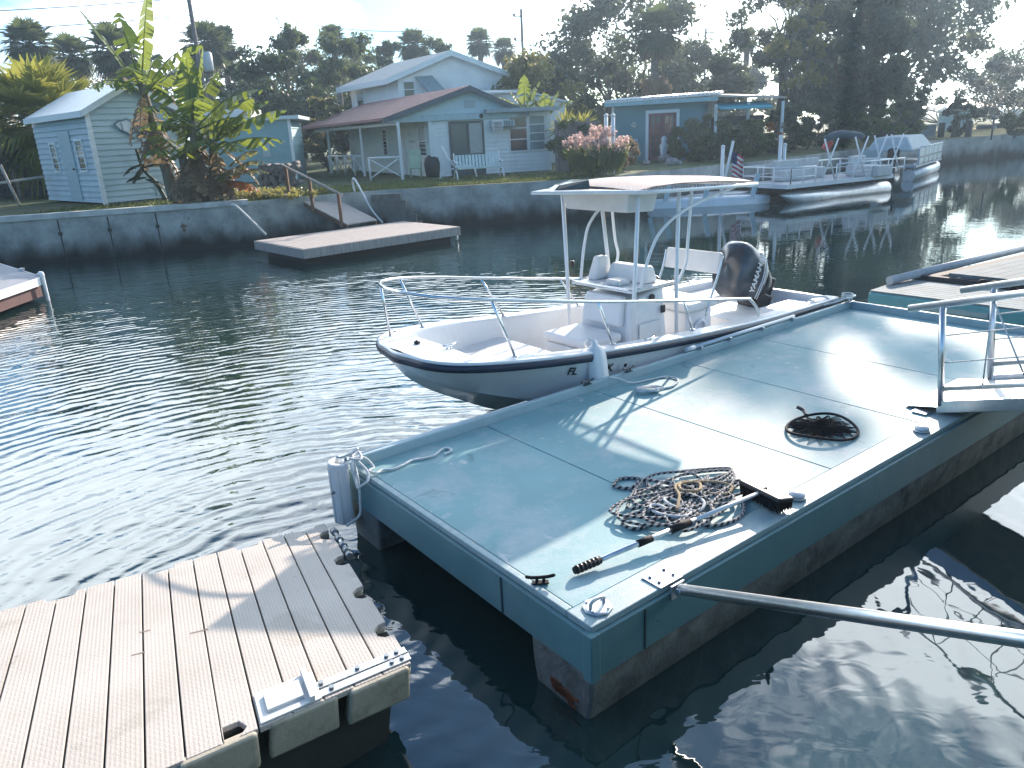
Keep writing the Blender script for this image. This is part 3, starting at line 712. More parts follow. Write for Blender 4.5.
# scalloped side walls
mb = MB(); xs = 0.0
segs = []
while xs < PLN-.3:
    wdt = .40; segs.append((xs+.01, min(xs+wdt, PLN)-.03)); xs += wdt+.0
for i, (a, b) in enumerate(segs):
    lo, hi = -.21, -.004
    k = .018 if i % 2 == 0 else .0
    mb.hexa([Tn(a, PWD-.02+k, lo), Tn(b, PWD-.02+k, lo), Tn(b, PWD-.12, lo), Tn(a, PWD-.12, lo)][::-1], [Tn(a+.01, PWD+.012+k, hi), Tn(b-.01, PWD+.012+k, hi), Tn(b-.01, PWD-.035, hi), Tn(a+.01, PWD-.035, hi)][::-1])
mb.build('side_wall', tan_side, pd, bevel=.02, bseg=3)
mb = MB()
yy = 0
for a, b in ((.0, .15), (.30, .60), (.76, 1.10), (1.26, 1.58), (1.74, PWD)):
    mb.hexa([Tn(.03, a+.01, -.21), Tn(.12, a+.01, -.21), Tn(.12, b-.01, -.21), Tn(.03, b-.01, -.21)], [Tn(-.006, a+.005, -.034), Tn(.10, a+.005, -.034), Tn(.10, b-.005, -.034), Tn(-.006, b-.005, -.034)])
mb.build('side_wall', tan_side, pd, bevel=.02, bseg=3)
mb = MB(); mb.hexa([Tn(.03, .0, -.36), Tn(PLN, .0, -.36), Tn(PLN, .06, -.36), Tn(.03, .06, -.36)], [Tn(.03, -.004, -.034), Tn(PLN, -.004, -.034), Tn(PLN, .05, -.034), Tn(.03, .05, -.034)])
mb.build('side_wall', tan_side, pd)
# black pocket liners
mb = MB()
for c in side_nt: mb.hexa([Tn(.0, c-.07, -.2), Tn(.10, c-.07, -.2), Tn(.10, c+.07, -.2), Tn(.0, c+.07, -.2)], [Tn(.0, c-.07, -.06), Tn(.10, c-.07, -.06), Tn(.10, c+.07, -.06), Tn(.0, c+.07, -.06)])
mb.build('pocket', black, pd)
# hinge hardware: plates on the near corner and along the dock side
def tplate(a0, a1, b0, b1, c0=.002, c1=.01, nm='hinge_plate', par=pd, mt=galv):
    return MB().hexa([Tn(a0, b0, c0), Tn(a1, b0, c0), Tn(a1, b1, c0), Tn(a0, b1, c0)], [Tn(a0, b0, c1), Tn(a1, b0, c1), Tn(a1, b1, c1), Tn(a0, b1, c1)]).build(nm, mt, par, bevel=.002)
hg = thing('metal_strap', 'pair of galvanised straps bolted along the near corner of the beige plastic dock', 'metal strap')
for nm, args in (('strap', (-.005, .52, PWD-.075, PWD-.02)), ('strap', (-.005, .56, PWD-.145, PWD-.09))):
    tplate(*args, nm=nm, par=hg)
mb = MB()
for a, b in ((.04, PWD-.05), (.10, PWD-.05), (.44, PWD-.05), (.05, PWD-.118), (.11, PWD-.118), (.28, PWD-.118), (.48, PWD-.118)):
    o = Tn(a, b, .01); MB().tube([o, o+PN*.012], .014, 8).build('bolt', MATS['bolt_grey'], hg)
pk = thing('white_pad_plate', 'white square pad plate at the front edge of the beige plastic dock', 'pad plate')
tplate(.50, .80, PWD-.25, PWD-.01, .002, .012, 'plate', pk, mat('white_pad', (.7, .7, .68), .5, var=.08))
tplate(.535, .56, PWD-.26, PWD-.0, .013, .045, 'lip', pk, MATS['white_pad'])
tplate(.58, .76, PWD-.20, PWD-.06, .0125, .03, 'raised_pad', pk, mat('clear_pad', (.55, .58, .58), .25, var=.1))
hp = thing('side_hinge', 'grey hinge rod with knuckles along the plastic dock edge facing the teal dock', 'hinge')
MB().tube([Tn(-.03, .12, -.01), Tn(-.035, .62, -.01)], .016, 8).build('rod', galv, hp)
mb = MB()
for b in (.16, .3, .42, .52, .6): MB().tube([Tn(-.03, b, -.01), Tn(-.034, b+.05, -.01)], .027, 10).build('knuckle', MATS['bolt_grey'], hp)
mb = MB(); rnd5 = random.Random(4)
for a, b, l in ((1.28, 1.02, .07), (1.95, 1.3, .13), (2.05, .9, .12), (1.25, .8, .06), (.95, 1.0, .1)):
    o = Tn(a, b, .0012); dd = E1*l+E2*rnd5.uniform(-.02, .03)
    mb.quad(o, o+dd, o+dd*.9+E2*.014, o+E2*.016)
mb.build('scuff_mark', mat('scuff', (.22, .17, .14), .8), pd)

# ------------------------------------------------------------------ centre-console boat
S0, T0 = 4.3, -1.20
bt = droot('motor_boat', 'white centre console motor boat with a T-top and bow rail moored along the teal dock', 'boat', S0, T0, 0)
def b_(s, t, z): return V((s-S0, -(t-T0), z))          # from dock coordinates
ST = [1.22, 1.25, 1.34, 1.52, 1.85, 2.35, 2.9, 3.6, 4.5, 5.5, 6.5, 7.42]
HB = [.22, .42, .62, .80, .95, 1.05, 1.08, 1.10, 1.11, 1.11, 1.10, 1.07]
SZ = [1.09, 1.09, 1.085, 1.075, 1.05, 1.005, .95, .89, .83, .78, .76, .75]
KZ = [.92, .85, .76, .62, .43, .17, -.03, -.14, -.18, -.18, -.18, -.18]
CZ = [.97, .92, .84, .74, .61, .45, .25, .18, .13, .10, .09, .09]
CB = [.10, .20, .31, .43, .57, .74, .87, .95, .98, .99, .98, .96]
def lerp(t, a, b_v): return a+(b_v-a)*t
def stn(s, arr):
    for i in range(len(ST)-1):
        if s <= ST[i+1]:
            t = max(0, (s-ST[i])/(ST[i+1]-ST[i])); h = ST[i+1]-ST[i]
            m0 = (arr[i+1]-arr[max(i-1, 0)])/(ST[i+1]-ST[max(i-1, 0)])*h; j = min(i+2, len(ST)-1)
            m1 = (arr[j]-arr[i])/(ST[j]-ST[i])*h
            return (2*t**3-3*t*t+1)*arr[i]+(t**3-2*t*t+t)*m0+(-2*t**3+3*t*t)*arr[i+1]+(t**3-t*t)*m1
    return arr[-1]
def L3(s, y, z): return V((s-S0, y, z))
rings = []
SS = []
for i in range(len(ST)-1):
    for k in range(5): SS.append(lerp(k/5, ST[i], ST[i+1]))
SS.append(ST[-1])
for s in SS:
    hb, sz, kz, cz, cb = (stn(s, a) for a in (HB, SZ, KZ, CZ, CB))
    half = [(hb, sz-.06), (lerp(.5, cb, hb)+.02*(1 if s < 3 else .3)-(.05 if s < 2.6 else 0), lerp(.5, cz, sz-.06)), (cb+.02, cz+.015), (cb-.03, cz-.005), (cb*.5, lerp(.45, cz, kz)), (0, kz)]
    rings.append([L3(s, y, z) for y, z in half]+[L3(s, -y, z) for y, z in half[-2::-1]])
q = MB(); q.loft(rings, closed=False, cap0=True, cap1=True, smooth=False)
hull = q.build('hull', white_gel, bt)
for p_ in hull.data.polygons: p_.use_smooth = True
hull.data.set_sharp_from_angle(angle=R(24))
# anti-fouling green-grey below the chine at the bow is just weathered gelcoat: a thin boot stripe
q = MB()
for sg in (1, -1):
    rr = []
    for s in SS[4:]:
        cz, cb = stn(s, CZ), stn(s, CB)
        rr.append([L3(s, sg*(cb+.024), cz+.022), L3(s, sg*(cb+.028), cz+.03)])
    q.loft(rr, closed=False)
q.build('chine_line', mat('boot_line', (.35, .4, .42), .4), bt)
# rub rail
q = MB()
path = [L3(s, stn(s, HB)+.012, stn(s, SZ)-.065) for s in SS[::-1]]
path += [L3(ST[0]-.03, .09, SZ[0]-.065), L3(ST[0]-.04, 0, SZ[0]-.065), L3(ST[0]-.03, -.09, SZ[0]-.065)]+[L3(s, -stn(s, HB)-.012, stn(s, SZ)-.065) for s in SS]
prof = [(-.018, -.042), (.022, -.035), (.03, 0), (.022, .035), (-.018, .042)]
def rail_loft(q, path, prof):
    rr = []
    for i, p_ in enumerate(path):
        t = (path[min(i+1, len(path)-1)]-path[max(i-1, 0)]); t.z = 0; t.normalize(); n = V((t.y, -t.x, 0))
        if n.dot(V((p_.x+.4, p_.y*3, 0))) < 0: n = -n
        rr.append([p_+n*a+V((0, 0, b)) for a, b in prof])
    q.loft(rr, closed=True, cap0=True, cap1=True)
rail_loft(q, path, prof); q.build('rub_rail', navy, bt)
q = MB(); rail_loft(q, [p_+V((0, 0, .052)) for p_ in path], [(-.03, -.02), (.014, -.016), (.014, .008), (-.03, .014)]); q.build('rail_cap', white_gel, bt)
def hwid(s, z):                        # inside half width of the hull at height z
    hb, sz, kz, cz, cb = (stn(s, a) for a in (HB, SZ, KZ, CZ, CB))
    return cb*max(.05, (z-kz)/max(.05, cz-kz)) if z < cz else lerp(min(1, (z-cz)/max(.05, sz-cz)), cb, hb)
# gunwale deck + inner liner + soles (one moulded liner)
q = MB()
gin = lambda s: max(stn(s, HB)-(.16 if s > 2.6 else .16+.10*(2.6-s)), .0)
IS = [s for s in SS if s >= 1.62]
for sg in (1, -1):
    rr = []
    for s in IS+[7.40]:
        hb, sz = stn(s, HB), stn(s, SZ); fl = .64 if s < 3.25 else (.36 if s < 6.0 else .52)
        rr.append([L3(s, sg*(hb-.004), sz-.02), L3(s, sg*(hb-.02), sz), L3(s, sg*gin(s), sz-.004), L3(s, sg*(gin(s)-.012), sz-.03), L3(s, sg*min(gin(s)-.03, hwid(s, fl)-.05), fl-.0)])
    q.loft(rr, closed=False, smooth=False)
# bow deck
fd = [s for s in SS if s <= 1.66]
rr = []
for s in fd+[1.68]:
    hb, sz = stn(s, HB), stn(s, SZ); rr.append([L3(s, hb-.004, sz-.02), L3(s, hb*.9, sz), L3(s, 0, sz+.012), L3(s, -hb*.9, sz), L3(s, -hb+.004, sz-.02)])
q.loft(rr, closed=False, smooth=False)
gi = gin(1.68)
q.add([L3(1.68, gi, stn(1.68, SZ)), L3(1.68, -gi, stn(1.68, SZ)), L3(1.70, -min(gi, hwid(1.7, .68)-.05), .68), L3(1.70, min(gi, hwid(1.7, .68)-.05), .68)], [(0, 1, 2, 3)])
q.build('liner', white_gel, bt)
q = MB()
def floor_strip(s0, s1, z, mi=0):
    n = 16; rr = []
    for k in range(n+1):
        s = lerp(k/n, s0, s1); g = min(gin(s)-.012, hwid(s, z)-.04); rr.append([L3(s, g, z), L3(s, -g, z)])
    q.loft(rr, closed=False, smooth=False)
floor_strip(1.68, 3.15, .68); floor_strip(3.14, 6.05, .36); floor_strip(6.04, 7.40, .56)
for s, za, zb in ((3.15, .36, .66), (6.045, .36, .56)):
    g = min(gin(s)-.012, hwid(s, za)-.04); q.quad(L3(s, g, za), L3(s, -g, za), L3(s, -g, zb), L3(s, g, zb))
q.build('sole', white_in, bt)
q = MB(); q.bb(L3(7.34, -1.06, .45), L3(7.43, 1.06, .74)); q.build('transom', white_gel, bt, bevel=.02)
q = MB(); q.bb(L3(6.55, -.9, .5602), L3(7.33, -.45, .66)); q.bb(L3(6.55, .45, .5602), L3(7.33, .9, .66)); q.build('stern_locker', white_gel, bt, bevel=.03)
q = MB(); q.bb(L3(2.15, -.42, .6805), L3(2.85, .42, .692)); q.build('hatch', white_gel, bt, bevel=.006)
q = MB()
for k in range(5): q.bb(L3(2.0+.0, -.02, .6), L3(2.0, .02, .6))
# bow cleats and fittings
for s, y, z in ((1.66, -.25, 1.075), (2.55, .96, .925), (2.55, -.96, .925), (6.9, -1.02, .755), (6.9, 1.02, .755), (3.75, -1.0, .855)):
    c = MB(); c.tube([L3(s-.08, y, z+.035), L3(s-.03, y, z+.03), L3(s+.03, y, z+.03), L3(s+.08, y, z+.035)], .011, 8)
    c.tube([L3(s-.025, y, z-.005), L3(s-.025, y, z+.03)], .01, 8); c.tube([L3(s+.025, y, z-.005), L3(s+.025, y, z+.03)], .01, 8); c.build('cleat', steel, bt)
c = MB(); c.lathe([(.03, .005), (.035, .03), (.0, .05)], c=L3(1.5, .1, 1.08)); c.build('bow_light', blackpl, bt)
# bow rail
def brp(s, y, z): return L3(s, y, z)
rz_ = lambda s: 1.33-.055*(s-1.3)
port = [(5.72, -1.02, .785), (5.66, -1.02, .9), (5.52, -1.02, 1.02), (5.42, -1.02, 1.05), (4.3, -1.04, 1.22), (3.05, -1.02, 1.42), (2.3, -.97, 1.55), (1.75, -.84, 1.635), (1.40, -.58, 1.68), (1.24, -.2, 1.70)]
star = [(s, -y, z) for s, y, z in port[::-1]]
q = MB(); q.tube(smooth_path([brp(*p_) for p_ in port+[(1.22, 0, 1.70)]+star], 6), .0175, 10); q.build('bow_rail', steel, bt)
for sg in (1, -1):
    for sa, top_ in ((2.02, (1.78, .85, 1.63)), (3.25, (2.98, 1.02, 1.43)), (4.52, (4.26, 1.04, 1.226))):
        ya = stn(sa, HB)-.14
        q = MB(); q.tube([brp(sa, sg*ya, stn(sa, SZ)), brp(top_[0], sg*top_[1], top_[2])], .0145, 8)
        q.lathe([(.03, 0), (.03, .012)], c=brp(sa, sg*ya, stn(sa, SZ)), seg=10)
        q.build('stanchion', steel, bt)
q = MB(); q.tube([brp(1.50, .66, 1.07), brp(1.40, .58, 1.68)], .0145, 8); q.build('stanchion', steel, bt)

# console with front seat
cs = MB()
cs.hexa([L3(3.98, -.44, .36), L3(4.72, -.44, .36), L3(4.72, .44, .36), L3(3.98, .44, .36)], [L3(4.10, -.40, 1.14), L3(4.66, -.40, 1.26), L3(4.66, .40, 1.26), L3(4.10, .40, 1.14)])
con = cs.build('console', white_gel, bt, bevel=.035, bseg=3)
q = MB(); q.bb(L3(4.2, -.443, .48), L3(4.58, -.436, .86)); q.build('console_door', white_in, bt, bevel=.01)
q = MB(); q.box(L3(4.62, -.432, .98), (.06, .02, .09)); q.build('latch', blackpl, bt)
q = MB(); q.lathe([(.045, 0), (.045, .02), (.02, .03)], c=(0, 0, 0), seg=14); o = q.build('stereo_knob', blackpl, bt); o.matrix_local = Matrix.Translation(L3(4.42, -.425, 1.15)) @ Matrix.Rotation(R(90), 4, 'X')
q = MB(); q.box(L3(4.36, 0, 1.285), (.74, 1.0, .03)); q.build('console_shelf', white_gel, bt, bevel=.01)
q = MB(); q.tube(smooth_path([L3(4.0, -.5, 1.305), L3(3.99, 0, 1.305), L3(4.0, .5, 1.305)], 5), .015, 8); q.tube([L3(4.0, -.5, 1.305), L3(4.72, -.5, 1.305)], .015, 8); q.tube([L3(4.0, .5, 1.305), L3(4.72, .5, 1.305)], .015, 8); q.build('grab_rail', steel, bt)
q = MB(); q.bb(L3(3.42, -.40, .362), L3(3.985, .40, .68)); q.build('seat_box', white_gel, bt, bevel=.03)
q = MB(); q.bb(L3(3.40, -.38, .685), L3(3.98, .38, .80)); q.build('front_cushion', vinyl, bt, bevel=.04, bseg=3)
q = MB(); q.hexa([L3(3.98, -.34, .84), L3(4.06, -.34, .84), L3(4.06, .34, .84), L3(3.98, .34, .84)], [L3(4.05, -.32, 1.2), L3(4.13, -.32, 1.2), L3(4.13, .32, 1.2), L3(4.05, .32, 1.2)]); q.build('front_backrest', vinyl, bt, bevel=.05, bseg=3)
# dash pods / electronics covered in white
q = MB(); q.hexa([L3(4.36, -.36, 1.30), L3(4.62, -.36, 1.30), L3(4.62, .30, 1.30), L3(4.36, .30, 1.30)], [L3(4.42, -.32, 1.50), L3(4.58, -.32, 1.50), L3(4.58, .26, 1.50), L3(4.42, .26, 1.50)]); q.build('windscreen_cover', vinyl, bt, bevel=.04, bseg=3)
q = MB(); q.hexa([L3(4.2, .30, 1.30), L3(4.5, .30, 1.30), L3(4.5, .46, 1.30), L3(4.2, .46, 1.30)], [L3(4.3, .32, 1.58), L3(4.45, .32, 1.58), L3(4.45, .44, 1.58), L3(4.3, .44, 1.58)]); q.build('electronics_pod', vinyl, bt, bevel=.03, bseg=3)
q = MB(); q.bb(L3(4.1, -.2, 1.302), L3(4.3, .02, 1.37)); q.build('compass_box', white_in, bt, bevel=.02)
q = MB(); q.tube([L3(4.86+.17*math.cos(a)*.35, .19*math.sin(a), 1.12+.17*math.cos(a)) for a in [2*PI*k/20 for k in range(20)]], .014, 8, closed=True, cap=False)
for k in range(3): q.tube([L3(4.84, 0, 1.12), L3(4.86+.17*math.cos(k*2.1)*.35, .19*math.sin(k*2.1), 1.12+.17*math.cos(k*2.1))], .01, 6)
q.tube([L3(4.68, 0, 1.1), L3(4.84, 0, 1.12)], .025, 8); q.build('steering_wheel', blackpl, bt)
# helm seat
q = MB(); q.bb(L3(5.15, -.36, .362), L3(5.65, .36, .82)); q.build('seat_base', white_gel, bt, bevel=.03)
q = MB(); q.bb(L3(5.05, -.46, .84), L3(5.65, .46, .95)); q.build('helm_cushion', vinyl, bt, bevel=.04, bseg=3)
q = MB()
pr = [(5.62, 1.25), (5.68, 1.25), (5.74, 1.5), (5.68, 1.52)]
q.prism([L3(s, -.45, z) for s, z in pr], (0, .9, 0)); q.build('helm_backrest', vinyl, bt, bevel=.025, bseg=3)
for y in (-.46, .46): MB().tube(smooth_path([L3(5.4, y, .75), L3(5.5, y, 1.0), L3(5.62, y, 1.25), L3(5.69, y, 1.48)], 4), .016, 8).build('seat_frame', alu, bt)
q = MB(); q.tube([L3(5.4, -.38+.0, .55+.0)+V((.11*math.cos(a), 0, .13*math.sin(a))) for a in [2*PI*k/16 for k in range(16)]], .022, 8, closed=True, cap=False); q.build('life_ring', white_tube, bt)

# T-top
TZ = 2.41
def tt(s, y, z): return L3(s, y, z-.035*(s-4.4))
q = MB(); rr = []
for s, hw, zz in ((3.86, .68, .0), (4.1, .74, .045), (4.5, .76, .065), (5.1, .76, .06), (5.85, .73, .03), (5.97, .70, .0)):
    rr.append([tt(s, -hw+2*hw*k/12, TZ+zz+.05*(1-((k-6)/6)**2)*(1 if s > 3.9 else .75)) for k in range(13)])
q.loft(rr, closed=False)
low = [[p_-V((0, 0, .012)) for p_ in r_] for r_ in rr]; q.loft(low, closed=False)
q.build('top_canvas', canvas_w, bt)
q = MB()   # laced hem and perimeter tube
per = [(3.86, -.70), (4.15, -.77), (4.6, -.79), (5.2, -.79), (5.87, -.77), (6.03, -.68), (6.05, 0), (6.03, .68), (5.87, .77), (5.2, .79), (4.6, .79), (4.15, .77), (3.86, .70), (3.86, 0)]
q.tube([tt(s, y, TZ-.012) for s, y in per], .02, 8, closed=True, cap=False); q.build('top_frame', white_tube, bt)
q = MB()
for a, b in ((-.77, 1), (.77, -1)):
    for k in range(40):
        s = 3.95+1.95*k/40; q.tube([tt(s, a, TZ-.01), tt(s+.025, a*.955, TZ+.028)], .0045, 4)
for k in range(34):
    y = -.66+1.32*k/34; q.tube([tt(6.045, y, TZ-.01), tt(5.97, y+.02, TZ+.02)], .006, 4); q.tube([tt(3.85, y, TZ-.012), tt(3.89, y+.02, TZ+.03)], .0045, 4)
q.build('lacing', rope_w, bt)
# pointed front visor with its dark spotlight panel
q = MB(); zf = TZ+.01
q.prism([tt(3.0, .02, zf+.01), tt(3.85, -.70, zf), tt(3.85, .60, zf)], (0, 0, -.035)); q.build('visor', white_gel, bt, bevel=.012)
q = MB(); q.hexa([tt(3.30, -.02, zf+.004), tt(3.84, -.02, zf+.004), tt(3.84, .30, zf+.004), tt(3.36, .16, zf+.004)], [tt(3.40, .0, zf+.06), tt(3.84, .0, zf+.10), tt(3.84, .28, zf+.10), tt(3.45, .14, zf+.06)]); q.build('spotlight_panel', mat('dark_glass', (.02, .03, .035), .1, var=.05), bt, bevel=.01)
# electronics box
q = MB(); q.hexa([tt(3.92, -.50, TZ-.24), tt(4.3, -.56, TZ-.24), tt(4.3, .56, TZ-.24), tt(3.92, .50, TZ-.24)], [tt(3.88, -.56, TZ+.01), tt(4.34, -.6, TZ+.01), tt(4.34, .6, TZ+.01), tt(3.88, .56, TZ+.01)]); q.build('electronics_box', mat('box_vinyl', (.66, .64, .62), .5, var=.05), bt, bevel=.02)
# legs
legs = []
for sg in (-1, 1):
    q = MB(); q.tube([L3(3.98, sg*.52, .37), L3(3.98, sg*.62, TZ-.01)], .024, 10); q.build('top_leg', white_tube, bt)
    q = MB(); q.tube([L3(4.78, sg*.52, .37), L3(4.70, sg*.56, 1.3), L3(4.62, sg*.64, TZ-.0)], .024, 10); q.build('top_leg', white_tube, bt)
    q = MB(); q.tube(smooth_path([L3(4.72, sg*.53, 1.25), L3(4.86, sg*.56, 1.5), L3(4.84, sg*.6, 1.75), L3(4.82, sg*.66, TZ+.02)], 6), .019, 8); q.build('top_leg', white_tube, bt)
    q = MB(); q.tube(smooth_path([L3(4.14, sg*.50, 1.3), L3(4.26, sg*.55, 1.72), L3(4.42, sg*.60, 1.98), L3(4.8, sg*.66, 2.18), L3(5.6, sg*.7, TZ-.06)], 8), .018, 8); q.build('top_brace', white_tube, bt)
q = MB(); q.lathe([(.03, 0), (.035, .05), (.02, .08)], c=L3(4.06, .56, 1.46), seg=10); q.build('rod_clamp', blackpl, bt)

# outboard (cowl, midsection, gearcase)
om = bpy.data.objects.new('outboard_motor', None); COL.objects.link(om); om.parent = bt
om.location = L3(6.70, .0, 1.03); om.rotation_euler = (0, R(-66), R(-8)); om.scale = (1.2, 1.25, 1.15)
q = MB(); rr = []
cs_ = [(-.02, .0), (.0, .15), (.05, .235), (.12, .27), (.22, .285), (.33, .285), (.42, .26), (.49, .2), (.52, .0)]
prof = [(-.28, .17, .20, .0), (-.22, .215, .24, .0), (-.12, .25, .285, .0), (.02, .27, .32, .0), (.12, .265, .33, .01), (.20, .235, .30, .02), (.255, .17, .23, .03), (.285, .07, .12, .04), (.29, .0, .0, .04)]
for z, wy, wx, ox in prof:
    ring = []
    for k in range(28):
        a = 2*PI*k/28; ca, sa = math.cos(a), math.sin(a); e = .72
        ring.append(V((ox+.02+wx*math.copysign(abs(ca)**e, ca), wy*math.copysign(abs(sa)**e, sa), z+.03*ca*(1 if z > 0 else .4))))
    rr.append(ring)
q.loft(rr, cap0=True); cow = q.build('cowl', cowl_m, om)
q = MB(); q.lathe([(.0, -.40), (.16, -.40), (.2, -.30), (.2, -.27), (.0, -.27)], seg=20, sx=1.1); q.build('cowl_base', blackpl, om)
q = MB()
for z0_, z1_ in ((-.05, -.075), (-.085, -.105)):
    q.tube(smooth_path([(-.22, -.225, z0_-.07), (-.12, -.262, z1_-.01), (.05, -.272, z1_), (.2, -.258, z0_+.01), (.29, -.19, z0_+.06)], 5), .006, 5)
q.build('cowl_stripe', silver_ink, om)
q = MB(); q.bb((-.02, -.01, .2), (.22, .01, .2)); 
q = MB(); q.box((.0, 0, -.46), (.24, .15, .22)); q.build('leg', blackpl, om, bevel=.02)
q = MB(); q.box((-.2, 0, -.40), (.2, .3, .24)); q.build('clamp_bracket', blackpl, om, bevel=.02)
TX = text_part('YAMAHA', .10, 'cowl_lettering', silver_ink, om, frame((.02, -.284, .045), (1, 0, .05), (0, -1, .02)), .004, .15)
# registration lettering and decal on the near bow
def hull_pt(s, f, off=.006):
    hb, sz, cz, cb = (stn(s, a) for a in (HB, SZ, CZ, CB))
    mid = (lerp(.5, cb, hb)+.006, lerp(.5, cz, sz-.06)); top_ = (hb, sz-.06)
    return L3(s, -(lerp(f, mid[0], top_[0])+off), lerp(f, mid[1], top_[1]))
for txt, s in (('FL', 2.62), ('K', 3.11)):
    o = hull_pt(s, .5); xd = hull_pt(s+.1, .5)-hull_pt(s-.1, .5); yd = hull_pt(s, .8)-hull_pt(s, .2)
    zn = xd.cross(yd); 
    text_part(txt, .13, 'registration_lettering', black, bt, frame(o, xd, zn), .002)
o = hull_pt(3.32, .52, .008); xd = (hull_pt(3.42, .52)-hull_pt(3.22, .52)).normalized(); yd = (hull_pt(3.32, .8)-hull_pt(3.32, .2)).normalized()
q = MB(); q.quad(o-xd*.09-yd*.05, o+xd*.09-yd*.05, o+xd*.09+yd*.05, o-xd*.09+yd*.05); q.quad(*[o-xd*.0+V((0, -.002, 0))+xd*a+yd*b for a, b in ((-.02, -.02), (.02, -.02), (.02, .02), (-.02, .02))], mi=1)
q.build('registration_decal', [vinyl, black], bt)
# stern line from boat cleat to dock corner
sl_ = droot('stern_line', 'white line tied from the boat stern to the far corner of the dock', 'rope', DL-.05, .0, DZ+.1)
rope_mesh('line', smooth_path([(0, .02, .05), (-.2, .1, .03), (-.35, .16, .1), (-.55, .26, .06), (-.6, .2, -.02), (-.35, .04, .02), (-.1, -.02, .05), (.02, .06, .05)], 8), .011, rope_w, sl_)
q = MB(); rr5 = random.Random(2)
rope_mesh('wrap', smooth_path([(.09*math.cos(k*.9), .06*math.sin(k*.9), .035+.012*k/3) for k in range(18)], 6), .011, rope_w, sl_)

# ------------------------------------------------------------------ other docks
grey_wood = mat('weathered_wood', (.30, .29, .28), .85, var=.22, scale=3, stretch=(1, 9, 1), bump=.3, bscale=20, dirt=(.12, .11, .10), dirt_amt=.6)
pale_wood = mat('pale_wood', (.42, .37, .34), .8, var=.18, scale=3, stretch=(1, 8, 1), bump=.3, bscale=20, dirt=(.2, .18, .16), dirt_amt=.5)
brown_wood = mat('brown_post', (.17, .085, .045), .8, var=.2, scale=5, stretch=(4, 4, 1))
dark_float = mat('dark_float', (.02, .02, .022), .8)
teal_side = mat('aqua_side', (.10, .34, .36), .5, var=.1, scale=2, dirt=(.3, .42, .42), dirt_amt=.4)
def deck_boards(mb, o, dx, dy, n, z0, z1, gap=.012):       # n boards side by side along dx, each running along dy
    for k in range(n):
        a, b = dx*((k)/n)+dx.normalized()*gap/2, dx*((k+1)/n)-dx.normalized()*gap/2
        q = [o+a, o+b, o+b+dy, o+a+dy]; mb.hexa([p_+V((0, 0, z0)) for p_ in q], [p_+V((0, 0, z1)) for p_ in q])
# far floating dock below the cottage
Nn = at(304, 249, .45); Rr = at(459, 226.5, .45); Ll = at(256, 240.5, .45)
fd_ = thing('far_dock', 'weathered grey floating dock in front of the white cottage seawall', 'dock', (Nn.x, Nn.y, 0))
dx, dy = V((Rr.x-Nn.x, Rr.y-Nn.y, 0)), V((Ll.x-Nn.x, Ll.y-Nn.y, 0))
mb = MB(); deck_boards(mb, V((0, 0, 0)), dx, dy, 34, .41, .45); mb.build('deck', pale_wood, fd_)
def slabq(o, dx, dy, z0, z1): 
    q = [o, o+dx, o+dx+dy, o+dy]; return MB().hexa([p_+V((0, 0, z0)) for p_ in q], [p_+V((0, 0, z1)) for p_ in q])
nx, ny = dx.normalized(), dy.normalized()
slabq(-ny*.05, dx, ny*.046, .20, .44).build('fascia', grey_wood, fd_); slabq(-nx*.05-ny*.05, nx*.046, dy+ny*.1, .20, .44).build('fascia', grey_wood, fd_)
slabq(dx, nx*.046, dy, .20, .44).build('fascia', grey_wood, fd_)
slabq(nx*.2+ny*.2, dx-nx*.4, dy-ny*.4, -.3, .40).build('float', dark_float, fd_)
MB().tube([dx+nx*.03+ny*.2+V((0, 0, .02)), dx+nx*.03+ny*.2+V((0, 0, .2))], .05, 8).build('float_valve', vinyl, fd_)
# its ramp
ra, rb = at(292, 197, 1.36), at(347, 224, .56)
rp_ = thing('dock_ramp', 'wooden ramp with brown posts leading from the lawn down to the far grey dock', 'ramp', (ra.x, ra.y, 0))
d = V((rb.x-ra.x, rb.y-ra.y, 0)); n_ = V((-d.y, d.x, 0)).normalized(); wd = 1.25
mb = MB()
for k in range(14):
    a, b = d*(k/14+.003), d*((k+1)/14-.003); za, zb = lerp(k/14, 1.42, .56), lerp((k+1)/14, 1.42, .56)
    mb.hexa([a+V((0, 0, za-.04)), b+V((0, 0, zb-.04)), b+n_*wd+V((0, 0, zb-.04)), a+n_*wd+V((0, 0, za-.04))], [a+V((0, 0, za)), b+V((0, 0, zb)), b+n_*wd+V((0, 0, zb)), a+n_*wd+V((0, 0, za))])
mb.build('deck', pale_wood, rp_)
for o in (V((0, 0, 0)), n_*(wd-.05)):
    MB().hexa([o+V((0, 0, 1.24)), o+d+V((0, 0, .40)), o+d+n_*.05+V((0, 0, .40)), o+n_*.05+V((0, 0, 1.24))], [o+V((0, 0, 1.375)), o+d+V((0, 0, .515)), o+d+n_*.05+V((0, 0, .515)), o+n_*.05+V((0, 0, 1.375))]).build('stringer', brown_wood, rp_)
for k in (-.02, .42, .93):
    o = d*k-n_*.06; z = lerp(k, 1.42, .56); MB().bb(o+V((-.045, -.045, z-.16)), o+V((.045, .045, z+.92))).build('post', brown_wood, rp_)
MB().tube([d*-.08-n_*.06+V((0, 0, 1.42+.98)), d*1.0-n_*.06+V((0, 0, .56+.9))], .04, 8).build('handrail', pale_wood, rp_)
